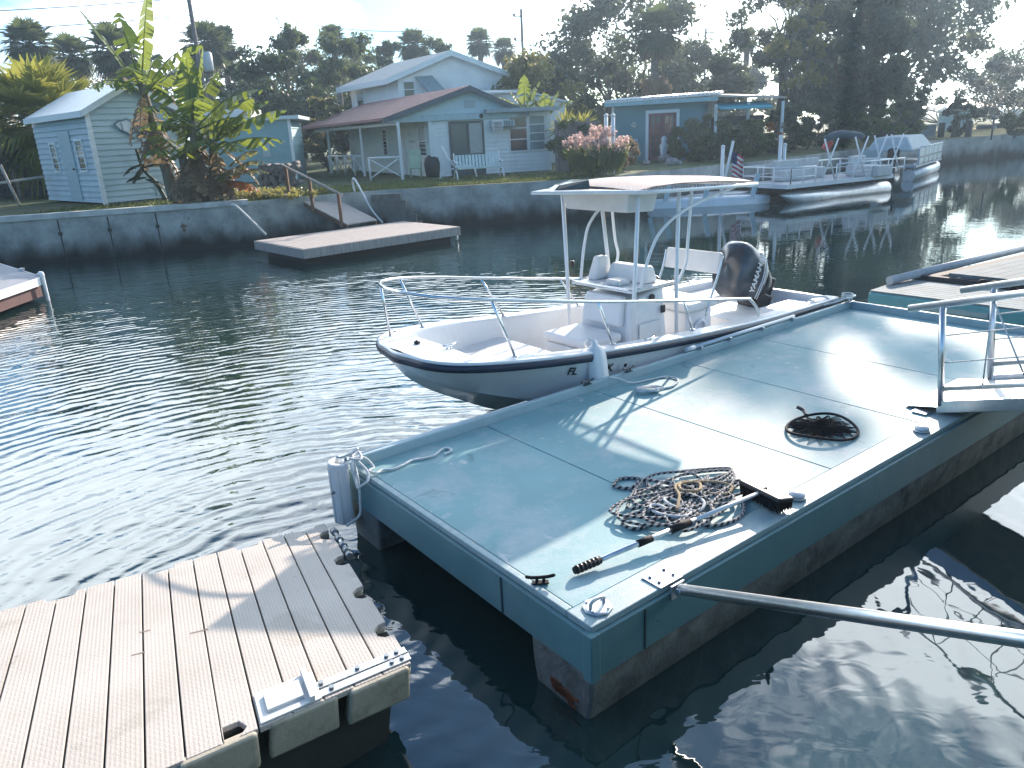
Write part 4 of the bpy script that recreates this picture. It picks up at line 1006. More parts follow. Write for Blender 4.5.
# seawall steps with a white handrail
sa = at(385, 190.5, G); st_ = thing('seawall_steps', 'concrete steps going down the seawall beside the far grey dock', 'steps', (sa.x, sa.y, 0))
for k in range(5):
    MB().bb((-.45+.16*k, -.32-.0*k, G-.12-.24*(k+1)), (.55+.16*k, -.03, G-.1-.24*k)).build('step', mat('step_concrete', (.12, .125, .12), .9, var=.3, scale=6), st_, bevel=.01)
hr_ = thing('step_handrail', 'white pipe handrail beside the seawall steps', 'handrail', (sa.x-.62, sa.y-.35, 0))
MB().tube(smooth_path([(-.45, .5, G+.0), (-.45, .35, G+.35), (-.3, .1, G+.38), (.15, 0, .8), (.5, -.1, .35)], 6), .035, 8).build('rail', white_tube, hr_)
# white drain pipe over the seawall at the far dock's left
dpo = at(232, 205, G+.05); dpe = at(266, 235, .5)
tag(MB().tube(smooth_path([dpo, dpo*.75+dpe*.25+V((0, -.1, .12)), dpe], 8), .045, 8).build('drain_pipe', mat('pale_pipe', (.5, .5, .48), .6)), 'pale hose curving down from the lawn to the left end of the far dock', 'hose')

# aqua sided dock at the right, with raised grey platform
a0 = at(868, 291, .42); a1 = at(1010, 309, .42); a2 = at(975, 258, .42)
ax = V((a1.x-a0.x, a1.y-a0.y, 0)).normalized(); ay = V((-ax.y, ax.x, 0))
rd = thing('aqua_dock', 'floating dock with aqua sides and a raised grey platform at the right', 'dock', (a0.x, a0.y, 0))
MB().hexa([V((0, 0, .15)), ax*7+V((0, 0, .15)), ax*7+ay*1.1+V((0, 0, .15)), ay*1.1+V((0, 0, .15))], [V((0, 0, .40)), ax*7+V((0, 0, .40)), ax*7+ay*1.1+V((0, 0, .40)), ay*1.1+V((0, 0, .40))]).build('side_box', teal_side, rd, bevel=.03)
mb = MB(); deck_boards(mb, ay*.02+ax*.02, ay*1.2, ax*6.9, 9, .403, .43); mb.build('lower_deck', mat('lower_deck_grey', (.17, .215, .23), .85, var=.2, scale=3, bump=.3, bscale=20), rd)
mb = MB(); deck_boards(mb, ax*.62+ay*1.42, ax*6.3, ay*3.8+ax*.62, 34, .50, .56, .006); mb.build('platform', mat('platform_grey', (.10, .14, .155), .85, var=.2, scale=3, bump=.3, bscale=20), rd)
slabq(ax*.1+ay*1.3, ax*6.9, ay*.1, .38, .50).build('platform_beam', mat('dark_beam', (.03, .03, .035), .8), rd)
slabq(ax*.1+ay*1.42, ay*3.9+ax*.6, ax*.5, .15, .42).build('side_beam', MATS['dark_beam'], rd)
MB().tube([ax*.05+ay*.6+V((0, 0, .50)), ax*.9+ay*5.2+V((0, 0, .62))], .07, 10).build('edge_pipe', mat('grey_pipe', (.5, .49, .49), .5), rd)
mb = MB()
for k in range(12):
    o = ax*(1.2+.17*k)+ay*1.26+V((0, 0, .48)); mb.tube([o+ax*.07*math.cos(a)+V((0, 0, .05*math.sin(a))) for a in [2*PI*j/10 for j in range(10)]], .022, 6, closed=True, cap=False)
mb.build('scalloped_chain', black, rd)
MB().tube([ax*3.6+ay*1.45+V((0, 0, .57)), ax*5.6+ay*4.4+V((0, 0, .60))], .035, 8).build('dark_rail', MATS['dark_beam'], rd)
MB().box(ax*1.3+V((0, 0, .28))-ay*.012, (.9, .03, .07), Matrix.Rotation(math.atan2(ax.y, ax.x), 3, 'Z')).build('side_patch', mat('aqua_patch', (.35, .45, .44), .6), rd)
# white boat platform at the left edge
l0 = at(42, 277, .52); l1 = at(0, 264, .52); l2 = at(0, 291, .52)
ld = thing('jetty', 'grey topped jetty end with white edge boards and a white pipe at its corner', 'jetty', (l0.x, l0.y, 0))
e1 = V((l1.x-l0.x, l1.y-l0.y, 0)).normalized(); e2 = V((l2.x-l0.x, l2.y-l0.y, 0)).normalized()
mb = MB(); deck_boards(mb, V((0, 0, 0)), e1*4.5, e2*3.5, 20, .48, .52); mb.build('deck', mat('jetty_grey', (.30, .31, .34), .7, var=.12, scale=4), ld)
slabq(-e1*.03, e1*.03, e2*3.5, .36, .535).build('fascia', white_tube, ld); slabq(-e2*.03, e2*.028, e1*4.5, .40, .53).build('fascia', white_tube, ld)
slabq(e1*.1+e2*.1, e1*4.2, e2*3.2, .1, .47).build('frame', mat('jetty_frame', (.10, .05, .05), .8), ld)
MB().tube(smooth_path([e1*.1+V((0, 0, .60)), V((.05, -.05, .60)), V((.06, -.08, .45)), V((.06, -.08, -.3))], 4), .04, 8).build('corner_pipe', white_tube, ld)
for k in (.2, 1.6):
    MB().box(e1*k+V((0, 0, .55)), (.1, .1, .06)).build('cleat', galv, ld)

# ------------------------------------------------------------------ plants
bark = mat('bark', (.12, .095, .075), .9, var=.3, scale=5, stretch=(2, 2, .5), bump=.5, bscale=12)
palmbark = mat('palm_bark', (.20, .17, .14), .9, var=.3, scale=3, stretch=(1, 1, 5), bump=.5, bscale=10)
LM = {
 'oak': leafmat('oak_leaf', (.035, .06, .032), (.085, .11, .055), .35, (.16, .20, .07)),
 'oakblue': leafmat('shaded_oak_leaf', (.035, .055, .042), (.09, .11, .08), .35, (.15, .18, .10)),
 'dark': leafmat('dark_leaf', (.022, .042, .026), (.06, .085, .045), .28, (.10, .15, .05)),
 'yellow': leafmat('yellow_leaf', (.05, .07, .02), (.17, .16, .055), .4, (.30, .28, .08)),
 'tan': leafmat('dry_leaf', (.13, .09, .05), (.30, .22, .14), .4, (.34, .25, .14)),
 'palm': leafmat('palm_leaf', (.04, .065, .035), (.10, .13, .06), .32, (.16, .2, .07)),
 'palmy': leafmat('yellow_palm_leaf', (.07, .10, .02), (.20, .22, .05), .42, (.36, .36, .07)),
 'grey': leafmat('grey_leaf', (.10, .11, .10), (.25, .25, .23), .3, (.25, .25, .2)),
 'banana': leafmat('banana_leaf', (.035, .085, .02), (.12, .18, .04), .42, (.30, .37, .05), .4),
 'pink': leafmat('pink_plume', (.52, .36, .33), (.72, .58, .54), .45, (.72, .52, .47)),
 'bush': leafmat('bush_leaf', (.03, .06, .02), (.09, .13, .04), .35, (.18, .22, .06)),
 'rust': leafmat('orange_leaf', (.20, .06, .02), (.38, .17, .05), .45, (.55, .2, .05)),
}
def leaf_quads(mb, c, r, n, size, rnd, flat=.8, mi=0):
    for _ in range(n):
        while True:
            p_ = V((rnd.uniform(-1, 1), rnd.uniform(-1, 1), rnd.uniform(-1, 1)))
            if p_.length_squared < 1: break
        p_ = p_*(.55+.45*rnd.random())
        o = V(c)+V((p_.x*r, p_.y*r, p_.z*r*flat))
        nrm = V((rnd.gauss(0, 1), rnd.gauss(0, 1), rnd.gauss(.5, 1))).normalized()
        a = nrm.orthogonal().normalized(); a = Quaternion(nrm, rnd.uniform(0, 6.28)) @ a; b = nrm.cross(a)
        s_ = size*rnd.uniform(.6, 1.35); k = rnd.uniform(.35, .6)
        mb.add([o-a*s_, o-b*s_*k+a*s_*.1, o+a*s_, o+b*s_*k+a*s_*.1], [(0, 1, 2, 3)], mi)
def limb(mb, a, b, r0, r1, rnd, n=5, wob=.12):
    a, b = V(a), V(b); pts = []
    for i in range(n+1):
        t = i/n; p_ = a.lerp(b, t)
        if 0 < i < n: p_ += V((rnd.uniform(-1, 1), rnd.uniform(-1, 1), rnd.uniform(-.5, .5)))*wob*(b-a).length*.35
        pts.append(p_)
    mb.tube(pts, [lerp(i/n, r0, r1) for i in range(n+1)], 7); return pts
def broadleaf(name, label, px, ytop, Y, wpx, leaf, seed, density=1.0, size=.28, trunk_h=.30, clumps=34, group=None, fl=.8, ybase=None, bare=0, gap=.0, cat='tree', shape=1.0):
    rnd = random.Random(seed)
    base = atY(px, 150, Y); top = atY(px, ytop, Y); Hh = top.z-G
    Wd = wpx/FPX*Y*.5
    t = thing(name, label, cat, (base.x, Y, G), rnd.uniform(0, 6), group)
    tb = MB(); hub = V((rnd.uniform(-.1, .1)*Wd, 0, Hh*trunk_h)); limb(tb, (0, 0, -.1), hub, max(.08, Hh*.028), max(.05, Hh*.02), rnd, 4, .08)
    cb = MB(); cz = Hh*(trunk_h*.75+1)/2+.0; hz = Hh-cz
    for i in range(clumps):
        u = rnd.random()*2-1; a = rnd.uniform(0, 2*PI); rr = (1-abs(u)**2.2)**.5*(.45+.55*rnd.random()**.6)
        c = V((Wd*rr*math.cos(a)*(1-.25*max(0, u)*shape), Wd*rr*math.sin(a), cz+hz*u*.86))
        cr = (.17+.17*rnd.random())*min(Wd, hz*1.2)
        if rnd.random() < gap: continue
        leaf_quads(cb, c, cr*1.12, int(150*density*(.6+.8*rnd.random())), size*.68*(.8+.4*rnd.random()), rnd, fl)
        if i % 3 == 0: limb(tb, hub.lerp(V((0, 0, Hh*.1)), rnd.random()*.4), c, Hh*.009+.01, .012, rnd, 5, .22)
    for i in range(bare):
        a = rnd.uniform(0, 2*PI); e = V((Wd*.7*math.cos(a), Wd*.7*math.sin(a), Hh*(1.0+.12*rnd.random())))
        pts = limb(tb, hub, e, .07, .015, rnd, 6, .3)
        for j in range(6):
            p_ = pts[3+j % 4]; limb(tb, p_, p_+V((rnd.uniform(-1, 1), rnd.uniform(-1, 1), rnd.uniform(.2, 1.2)))*Wd*.32, .025, .008, rnd, 4, .3)
    tb.build('trunk', bark, t); cb.build('crown', LM[leaf], t)
    return t
def fan(mb, hub, dirv, L_, rnd, n=13, droop=.35, wdt=.05):
    d = V(dirv).normalized(); side = d.cross(V((0, 0, 1)))
    if side.length < .1: side = V((1, 0, 0))
    side.normalize(); upv = side.cross(d).normalized()
    st = V(hub)+d*L_*.55
    mb.tube([V(hub), st], [.02*L_, .012*L_], 4, cap=False)
    for k in range(n):
        a = lerp(k/(n-1), -1.9, 1.9); v_ = (d*math.cos(a)+side*math.sin(a)+upv*(.18*abs(math.sin(a)))).normalized()
        ln = L_*(.62+.12*rnd.random())*(1-.25*abs(a)/1.9)
        m_ = st+v_*ln*.6+V((0, 0, -.04*L_)); e = st+v_*ln+V((0, 0, -droop*ln*(.4+.8*rnd.random())))
        w_ = v_.cross(upv).normalized()*wdt*L_
        mb.add([st, m_-w_, e, m_+w_], [(0, 1, 2, 3)])
def sabal(name, label, px, ytop, Y, rpx, seed, leaf='palm', n=46, group=None, ybase=None, dead=.25, zb=G, blades=19, bw=.05):
    rnd = random.Random(seed); top = atY(px, ytop, Y); Rr_ = rpx/FPX*Y
    Hh = top.z-zb-Rr_*.95; x0 = top.x+rnd.uniform(-.3, .3)
    t = thing(name, label, 'palm tree', (x0, Y, zb), 0, group)
    tb = MB(); hub = V((top.x-x0, 0, Hh)); tb.tube(smooth_path([(0, 0, -.1), hub*.5+V((rnd.uniform(-.15, .15), 0, 0)), hub], 6), [.30]+[.25]*11+[.32], 9); tb.build('trunk', palmbark, t)
    cb = MB(); db = MB()
    for i in range(n):
        el = lerp(((i+.5)/n)**.75, 1.4, -1.0); a = i*2.399
        dv = V((math.cos(a)*math.cos(el), math.sin(a)*math.cos(el), math.sin(el)))
        fan(cb, hub, dv, Rr_*(.86+.16*rnd.random()), rnd, blades, .3+.25*max(0, -el), bw)
    for i in range(int(n*dead)):
        a = i*2.4; dv = V((math.cos(a)*.6, math.sin(a)*.6, -.9)); fan(db, hub-V((0, 0, .15)), dv, Rr_*.8, rnd, 9, .5)
    cb.build('crown', LM[leaf], t)
    if dead: db.build('dead_fronds', LM['tan'], t)
    return t

# ---- palms along the skyline
gp = 'cabbage palms on the skyline'
sabal('palm_tree', 'cabbage palm, leftmost on the skyline, above the yellow-green yard palm', 23, 17, 62, 24, 1, group=gp, dead=.4)
sabal('palm_tree', 'small dark cabbage palm, second from the left on the skyline', 67, 32, 66, 21, 2, group=gp)
sabal('palm_tree', 'full round cabbage palm above the small shed roof', 108, 21, 60, 25, 3, group=gp, dead=.4)
sabal('palm_tree', 'cabbage palm behind the tall banana leaf beside the utility pole', 200, 17, 64, 23, 4, group=gp)
sabal('palm_tree', 'slim cabbage palm between the utility pole and the dense dark tree', 219, 27, 70, 15, 5, group=gp)
sabal('palm_tree', 'small cabbage palm right of the cottage trees with open sky on both sides', 478, 26, 82, 14, 6, group=gp)
sabal('palm_tree', 'low cabbage palm just left of the bare utility pole', 503, 35, 84, 13, 7, group=gp)
sabal('palm_tree', 'cabbage palm peeking out between the leaning tree and the far left trees', 331, 23, 70, 14, 8, group=gp)
sabal('palm_tree', 'cabbage palm with a pale tip in the trees above the white two storey house', 412, 26, 76, 17, 18, group=gp)
sabal('palm_tree', 'tall shaggy cabbage palm standing in front of the big central oak', 656, 2, 52, 25, 9, group=gp, dead=1.0, n=40)
sabal('palm_tree', 'thin tall cabbage palm against the bright sky right of the central oak', 748, 25, 70, 12, 10, group=gp, dead=.7, n=26)
# ---- broadleaf trees
broadleaf('oak_tree', 'dense dark rounded tree behind the banana plants', 246, 18, 66, 62, 'dark', 21, 1.6, .3, .1, 40)
broadleaf('oak_tree', 'vine covered tree with bare branches sticking out of its top', 302, 20, 60, 62, 'oak', 22, 1.2, .28, .15, 36, bare=5)
broadleaf('oak_tree', 'wide dark tree leaning towards the roof of the two storey house', 352, 22, 58, 78, 'oak', 23, 1.5, .28, .1, 46)
broadleaf('oak_tree', 'dark tree mass left of the two storey house roof', 285, 52, 52, 100, 'dark', 24, 1.5, .26, .05, 50)
broadleaf('oak_tree', 'small tree rising behind the ridge of the two storey house', 398, 34, 72, 36, 'oak', 25, 1.2, .28, .2, 26)
broadleaf('oak_tree', 'rounded tree behind the right end of the two storey house ridge', 440, 30, 74, 50, 'oak', 26, 1.2, .28, .2, 30)
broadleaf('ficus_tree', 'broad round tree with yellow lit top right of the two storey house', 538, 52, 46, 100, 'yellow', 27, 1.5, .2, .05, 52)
broadleaf('ficus_tree', 'dark inner side of the round tree behind the white outbuilding roof', 550, 66, 48, 92, 'dark', 127, 1.3, .22, .05, 40)  # second crown: the round tree's inner shade put into darker leaf colour
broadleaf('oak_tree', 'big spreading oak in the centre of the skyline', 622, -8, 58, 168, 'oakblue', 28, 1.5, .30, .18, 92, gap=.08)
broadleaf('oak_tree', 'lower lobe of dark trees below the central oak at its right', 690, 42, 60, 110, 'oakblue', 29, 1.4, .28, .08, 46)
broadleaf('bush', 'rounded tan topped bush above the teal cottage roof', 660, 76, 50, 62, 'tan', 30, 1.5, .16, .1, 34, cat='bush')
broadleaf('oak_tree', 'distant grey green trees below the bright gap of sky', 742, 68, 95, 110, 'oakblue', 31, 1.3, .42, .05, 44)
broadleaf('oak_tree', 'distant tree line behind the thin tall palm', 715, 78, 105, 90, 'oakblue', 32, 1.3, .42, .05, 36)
broadleaf('pine_tree', 'tall open tree with sparse yellow leaves and a straight trunk', 792, -30, 44, 52, 'yellow', 33, .9, .17, .2, 44, gap=.3)
broadleaf('oak_tree', 'overhanging oak branch mass at the top edge above the bright gap', 778, -45, 52, 96, 'oakblue', 34, 1.2, .26, .55, 40, gap=.1)
broadleaf('oak_tree', 'huge dark oak filling the upper right of the view', 872, -62, 74, 190, 'oakblue', 35, 1.5, .40, .22, 120, gap=.2)
broadleaf('oak_tree', 'tall oak left of the huge dark oak at the upper right', 842, -50, 50, 100, 'oakblue', 36, 1.5, .30, .12, 70, gap=.06)
broadleaf('oak_tree', 'pale grey leaved tree at the right edge above the lawn', 1003, 56, 64, 80, 'grey', 37, 1.3, .18, .1, 40)
broadleaf('oak_tree', 'dark oak at the far right edge behind the grey leaved tree', 1035, 30, 78, 90, 'oakblue', 38, 1.4, .3, .1, 44)
broadleaf('oak_tree', 'low dark trees behind the boat sheds at the right', 935, 70, 88, 140, 'dark', 39, 1.3, .26, .05, 46)
broadleaf('oak_tree', 'low dark tree behind the covered pontoon boat', 868, 80, 52, 110, 'oakblue', 40, 1.4, .24, .05, 46)
broadleaf('oak_tree', 'brown shaded tree behind the small yard palm at the left edge', 4, 62, 40, 70, 'dark', 41, 1.2, .2, .1, 36)
broadleaf('oak_tree', 'far tree mass behind the small shed and the palms', 90, 66, 80, 190, 'tan', 42, 1.0, .3, .05, 50)
broadleaf('oak_tree', 'far dark trees filling in behind the utility pole', 165, 52, 84, 90, 'dark', 43, 1.2, .36, .05, 40)
broadleaf('oak_tree', 'far dark tree line behind the left end of the two storey house', 380, 52, 90, 150, 'oak', 44, 1.2, .4, .05, 50)
broadleaf('oak_tree', 'far tree line behind the white outbuilding', 500, 70, 90, 110, 'oakblue', 45, 1.2, .4, .05, 40)
# a tall pine added between the oaks: its top tufts are set in the sun's path to throw soft patches on the dock
tgt = [(4.5, .75, .75), (5.2, .45, .6), (5.9, 1.8, .55), (6.9, .5, .45), (3.5, 2.15, .35)]
pc = [S(a, b, .6)+SD*((54-S(a, b, 0).y)/SD.y) for a, b, r in tgt]
pb0 = sum((p_ for p_ in pc), V((0, 0, 0)))/len(pc); rnd = random.Random(8)
t = thing('pine_tree', 'very tall slender pine added among the right hand oaks to dapple the dock, its top above the frame', 'tree', (pb0.x, 54.5, G))
q = MB(); tp = V((0, 0, pb0.z-G+.5)); limb(q, (0, 0, -.1), tp, .30, .10, rnd, 8, .02); cb = MB()
for p_, (a, b, r) in zip(pc, tgt):
    c = p_-V((pb0.x, 54.5, G)); limb(q, V((0, 0, c.z-1.0)), c, .07, .03, rnd, 4, .1); leaf_quads(cb, c, r*1.25, int(520*r), .16, rnd, .7)
for k in range(16):
    z = lerp(k/15, 7, tp.z-4); a = k*2.4; c = V((math.cos(a)*2.0, math.sin(a)*2.0, z)); limb(q, V((0, 0, z-.8)), c, .06, .02, rnd, 4, .15); leaf_quads(cb, c, 1.0, 170, .16, rnd, .6)
q.build('trunk', bark, t); cb.build('crown', LM['oakblue'], t)
broadleaf('oak_tree', 'mid green tree filling the gap left of the two storey house roof', 322, 48, 74, 80, 'bush', 201, 1.4, .28, .05, 46)
broadleaf('oak_tree', 'mid green tree between the transformer pole and the dense dark tree', 228, 50, 76, 70, 'oak', 202, 1.4, .28, .05, 40)
broadleaf('oak_tree', 'green tree with a lit top behind the ridge left of centre', 372, 40, 80, 70, 'bush', 203, 1.4, .30, .05, 40)
broadleaf('oak_tree', 'low green tree line just right of the two storey house', 468, 58, 78, 70, 'oak', 204, 1.4, .30, .05, 40)
# ---- bushes
for nm, lb, px, yt, Y, wp, lf, sd, sz in (
  ('bush', 'yellow flowering bush between the blue shed and the two storey house', 326, 92, 46, 40, 'yellow', 51, .13),
  ('bush', 'large dark bush covering the right half of the teal cottage wall', 712, 112, 35, 66, 'dark', 52, .11),
  ('bush', 'dark bush beside the french doors of the teal cottage', 690, 122, 36.5, 44, 'bush', 53, .10),
  ('bush', 'dark hedge bush behind the left end of the deck pontoon boat', 778, 108, 40, 62, 'dark', 54, .12),
  ('bush', 'round bush below the yellow leaved tall tree', 806, 98, 43, 52, 'oakblue', 55, .13),
  ('bush', 'tangled bush behind the middle of the deck pontoon boat', 835, 112, 41, 60, 'dark', 56, .12),
  ('bush', 'yellow green bush at the end of the lawn by the covered boat', 884, 108, 46, 66, 'bush', 57, .13),
  ('bush', 'bright green shrub on the lawn at the far right', 1012, 112, 47, 26, 'bush', 58, .11),
  ('bush', 'dark small tree in front of the grey boat shed', 957, 96, 50, 26, 'dark', 59, .13),
  ('bush', 'brown dry bush left of the shed under the palms', 66, 88, 36, 60, 'tan', 60, .12),
  ('bush', 'leafy plants filling the gap below the teal awning', 752, 118, 37, 42, 'bush', 61, .1),
  ):
    broadleaf(nm, lb, px, yt, Y, wp, lf, sd, 1.3, sz, .03, 34, cat='bush')

# ---- yard palm by the shed
sabal('yard_palm', 'yellow green fan palm standing in the yard left of the small shed', 30, 56, 33.5, 58, 61, 'palmy', 60, dead=.7, blades=24, bw=.032)
def spiky(name, label, cat, p_, n, ln, leaf, seed, w_=.05, up=.5, dead=0, h0=0):
    rnd = random.Random(seed); t = thing(name, label, cat, p_)
    mb = MB()
    for i in range(n):
        a = i*2.399; el = lerp((i+.5)/n, 1.4, up-.6); d = V((math.cos(a)*math.cos(el), math.sin(a)*math.cos(el), math.sin(el)))
        sd_ = d.cross(V((0, 0, 1))).normalized()*w_; o = V((0, 0, h0)); l_ = ln*rnd.uniform(.75, 1.1)
        m_ = o+d*l_*.55; e = o+d*l_+V((0, 0, -.12*l_))
        mb.add([o-sd_*.5, m_-sd_, e, m_+sd_, o+sd_*.5], [(0, 1, 2), (0, 2, 3, 4)])
    mb.build('leaves', LM[leaf], t)
    mb = MB(); mb.tube([(0, 0, -.05), (0, 0, h0+.1)], .09, 8); mb.build('stem', palmbark, t)
    return t
pp = at(22, 200, G)
spiky('yucca', 'pale spiky yucca with grey leaves in front of the yard palm', 'yucca', (pp.x, pp.y, G), 70, 1.35, 'grey', 3, .06, .0, h0=1.5)

# ---- banana clump
def banana_leaf(mb, o, az, el, ln, wd, rnd, droop=1.0, torn=.25):
    d = V((math.cos(az)*math.cos(el), math.sin(az)*math.cos(el), math.sin(el))); pts = []; p_ = V(o); n = 16
    for i in range(n+1):
        pts.append(p_.copy()); p_ = p_+d*(ln/n); d = (d+V((0, 0, -.055*droop*(i/n)))).normalized()
        if i > 4: d = (d+V((0, 0, -.05*droop))).normalized()
    mb.tube(pts, [.035*(1-.9*i/n) for i in range(n+1)], 5, cap=False)
    side = V((-math.sin(az), math.cos(az), 0))
    for sg in (1, -1):
        for i in range(3, n):
            if rnd.random() < torn*.5: continue
            t0, t1 = (i-3)/(n-3), (i+1-3)/(n-3); f = lambda t: 1.35*wd*math.sin(PI*min(1, .12+.86*t))**.6
            dr = rnd.uniform(.15, .5)*(1+torn); tw = rnd.uniform(-.1, .1)*torn
            a, b = pts[i], pts[i+1]; e0 = a+side*sg*f(t0)+V((0, 0, -dr*f(t0)+.0)); e1_ = b+side*sg*f(t1)+V((0, 0, -dr*f(t1)+tw))
            gapv = (b-a)*(.12*torn+.02*rnd.random())
            mb.add([a, b-gapv*.2, e1_-gapv*2, e0+gapv], [(0, 1, 2, 3)])
def banana(name, label, px, py, h, leaves, seed, lean=(0, 0), G_=G):
    rnd = random.Random(seed); b0 = at(px, py, G); t = thing(name, label, 'banana plant', (b0.x, b0.y, G))
    mb = MB(); hub = V((lean[0], lean[1], h)); mb.tube(smooth_path([(0, 0, -.1), hub*.5, hub], 5), [.20]*3+[.17]*4+[.13]*4, 9); mb.build('stem', mat('banana_stem', (.14, .12, .08), .8, var=.35, scale=3, stretch=(3, 3, .6)), t)
    for az, el, ln, wd, dr, tr in leaves:
        mb = MB(); banana_leaf(mb, hub-V((0, 0, rnd.random()*.4)), R(az), R(el), ln, wd, rnd, dr, tr); mb.build('leaf', LM['banana'], t)
    mb = MB()
    for k in range(16):
        a = k*2.4; banana_leaf(mb, hub*rnd.uniform(.45, .97), a, R(rnd.uniform(-70, -35)), rnd.uniform(.9, 1.9), .17, rnd, .9, .5)
    mb.build('dead_leaf', LM['tan'], t)
    return t
banana('banana_plant', 'tallest banana plant with two upright leaves beside the small shed', 176, 202, 3.7, [(50, 76, 3.0, .40, .3, .05), (135, 74, 2.6, .34, .5, .5), (178, 60, 2.9, .12, .2, .1), (5, 48, 2.6, .36, 1.1, .6), (-30, 30, 2.0, .38, 1.0, .4), (200, 18, 1.6, .32, 1.1, .5), (80, 52, 1.8, .32, .7, .2), (-80, 35, 1.7, .36, 1.1, .3), (160, 35, 1.8, .3, 1.2, .5)], 1, (-.45, .1))
banana('banana_plant', 'banana plant with bright yellow green leaves in the middle of the clump', 203, 203, 2.5, [(75, 84, 2.4, .36, .2, .05), (30, 74, 2.3, .36, .2, .1), (100, 78, 2.0, .34, .2, .1), (15, 40, 2.6, .40, .9, .5), (-10, 18, 2.4, .40, .9, .5), (150, 48, 2.2, .36, 1.0, .5), (-60, 35, 1.9, .36, 1.1, .4), (-100, 25, 1.6, .34, 1.2, .4), (60, 55, 2.0, .36, .5, .3), (190, 25, 1.7, .33, 1.2, .4), (-140, 35, 1.7, .34, 1.2, .3)], 2, (.1, 0))
banana('banana_plant', 'banana plant at the right of the clump with long drooping leaves', 217, 202, 1.9, [(5, 30, 2.6, .42, .6, .4), (-15, 12, 2.6, .40, .6, .5), (30, 42, 2.3, .38, .7, .4), (-50, 12, 1.9, .38, 1.0, .4), (160, 30, 1.6, .34, 1, .4), (95, 60, 1.8, .34, .5, .2), (-20, 50, 2.2, .38, 1.0, .4), (-90, 25, 1.5, .34, 1.2, .3), (200, 40, 1.6, .34, 1.2, .4)], 3, (.2, .0))
banana('banana_plant', 'short shaggy banana plant in front of the clump with dark dangling leaves', 192, 204, 1.5, [(20, 45, 1.7, .34, 1.0, .3), (150, 40, 1.6, .34, 1.1, .3), (-60, 35, 1.4, .32, 1.3, .4), (-120, 30, 1.4, .32, 1.3, .4), (70, 65, 1.7, .32, .6, .2)], 4, (.0, -.1))
ol = at(232, 201, G)
t = thing('croton_plant', 'orange and yellow leaved plant at the right foot of the banana clump', 'plant', (ol.x, ol.y, G)); rnd = random.Random(9)
for lf, n in (('rust', 6), ('yellow', 5)):
    for i in range(n):
        mb = MB(); banana_leaf(mb, V((rnd.uniform(-.3, .3), rnd.uniform(-.2, .2), .5+rnd.random()*.6)), rnd.uniform(-1.9, 1.0), R(rnd.uniform(-5, 50)), rnd.uniform(.8, 1.4), .22, rnd, 1.0, .3); mb.build('leaf', LM[lf], t)
mb = MB(); mb.tube([(0, 0, -.1), (0, 0, .9)], [.08, .04], 7); mb.build('stem', bark, t)
yp = at(163, 202, G); t = thing('young_banana', 'young dark leaved banana shoot leaning in front of the small shed wall', 'plant', (yp.x, yp.y, G))
mb = MB(); mb.tube(smooth_path([(.15, 0, -.05), (-.1, 0, .6), (-.45, 0, 1.1), (-.55, 0, 1.75)], 5), [.07]*8+[.05]*8, 7); mb.build('stem', LM['dark'], t)
rnd = random.Random(12)
for az, el, ln, zz in ((200, -10, .8, 1.25), (-5, 15, .85, 1.15), (170, -35, .75, 1.2), (190, 10, .7, .8), (0, -8, .7, .75)):
    mb = MB(); banana_leaf(mb, V((-.42, 0, zz)), R(az), R(el), ln, .15, rnd, 1.2, 0); mb.build('leaf', LM['dark'], t)
# ---- pampas, agaves on the fence, garden plants
pg = at(590, 177, G)
rnd = random.Random(15); t = thing('pampas_grass', 'clump of pink plumed ornamental grass beside the wooden fence', 'grass clump', (pg.x+.35, pg.y+.9, G))
mb = MB(); pb_ = MB()
for i in range(420):
    a = rnd.uniform(0, 6.28); r_ = rnd.random()**.5*.9; l_ = rnd.uniform(.9, 1.6); o = V((r_*math.cos(a), r_*.7*math.sin(a), 0)); e = o+V((.5*math.cos(a), .5*math.sin(a), l_*.75)); m_ = o.lerp(e, .6)+V((0, 0, .25))
    mb.add([o, m_+V((.025, 0, 0)), e, m_-V((.025, 0, 0))], [(0, 1, 2, 3)])
for i in range(90):
    a = rnd.uniform(0, 6.28); r_ = rnd.random()**.5*1.0; o = V((r_*math.cos(a)*1.25, r_*math.sin(a)*.8, rnd.uniform(1.0, 1.75)-.3*r_)); leaf_quads(pb_, o, .13, 26, .07, rnd, 1.6)
mb.build('blades', LM['bush'], t); pb_.build('plume', LM['pink'], t)
broadleaf('bush', 'dark green round shrub spilling over the seawall under the pink grass', 584, 166, 28.6, 40, 'bush', 71, 1.6, .07, .02, 30, cat='bush')
broadleaf('bush', 'pale dry shrub right of the pink plumed grass', 622, 138, 32, 34, 'tan', 72, 1.2, .07, .02, 26, cat='bush')
broadleaf('bush', 'vine shrub hanging over the top of the wooden fence', 570, 118, 33.2, 40, 'bush', 73, 1.3, .08, .3, 24, cat='bush')
for px, lb in ((566, 'left spiky agave on top of the wooden fence'), (584, 'right spiky agave on top of the wooden fence')):
    q_ = atY(px, 128, 34); spiky('agave', lb, 'agave', (q_.x, 34.4, G), 40, 1.0, 'palmy', px, .06, .2, h0=q_.z-G)
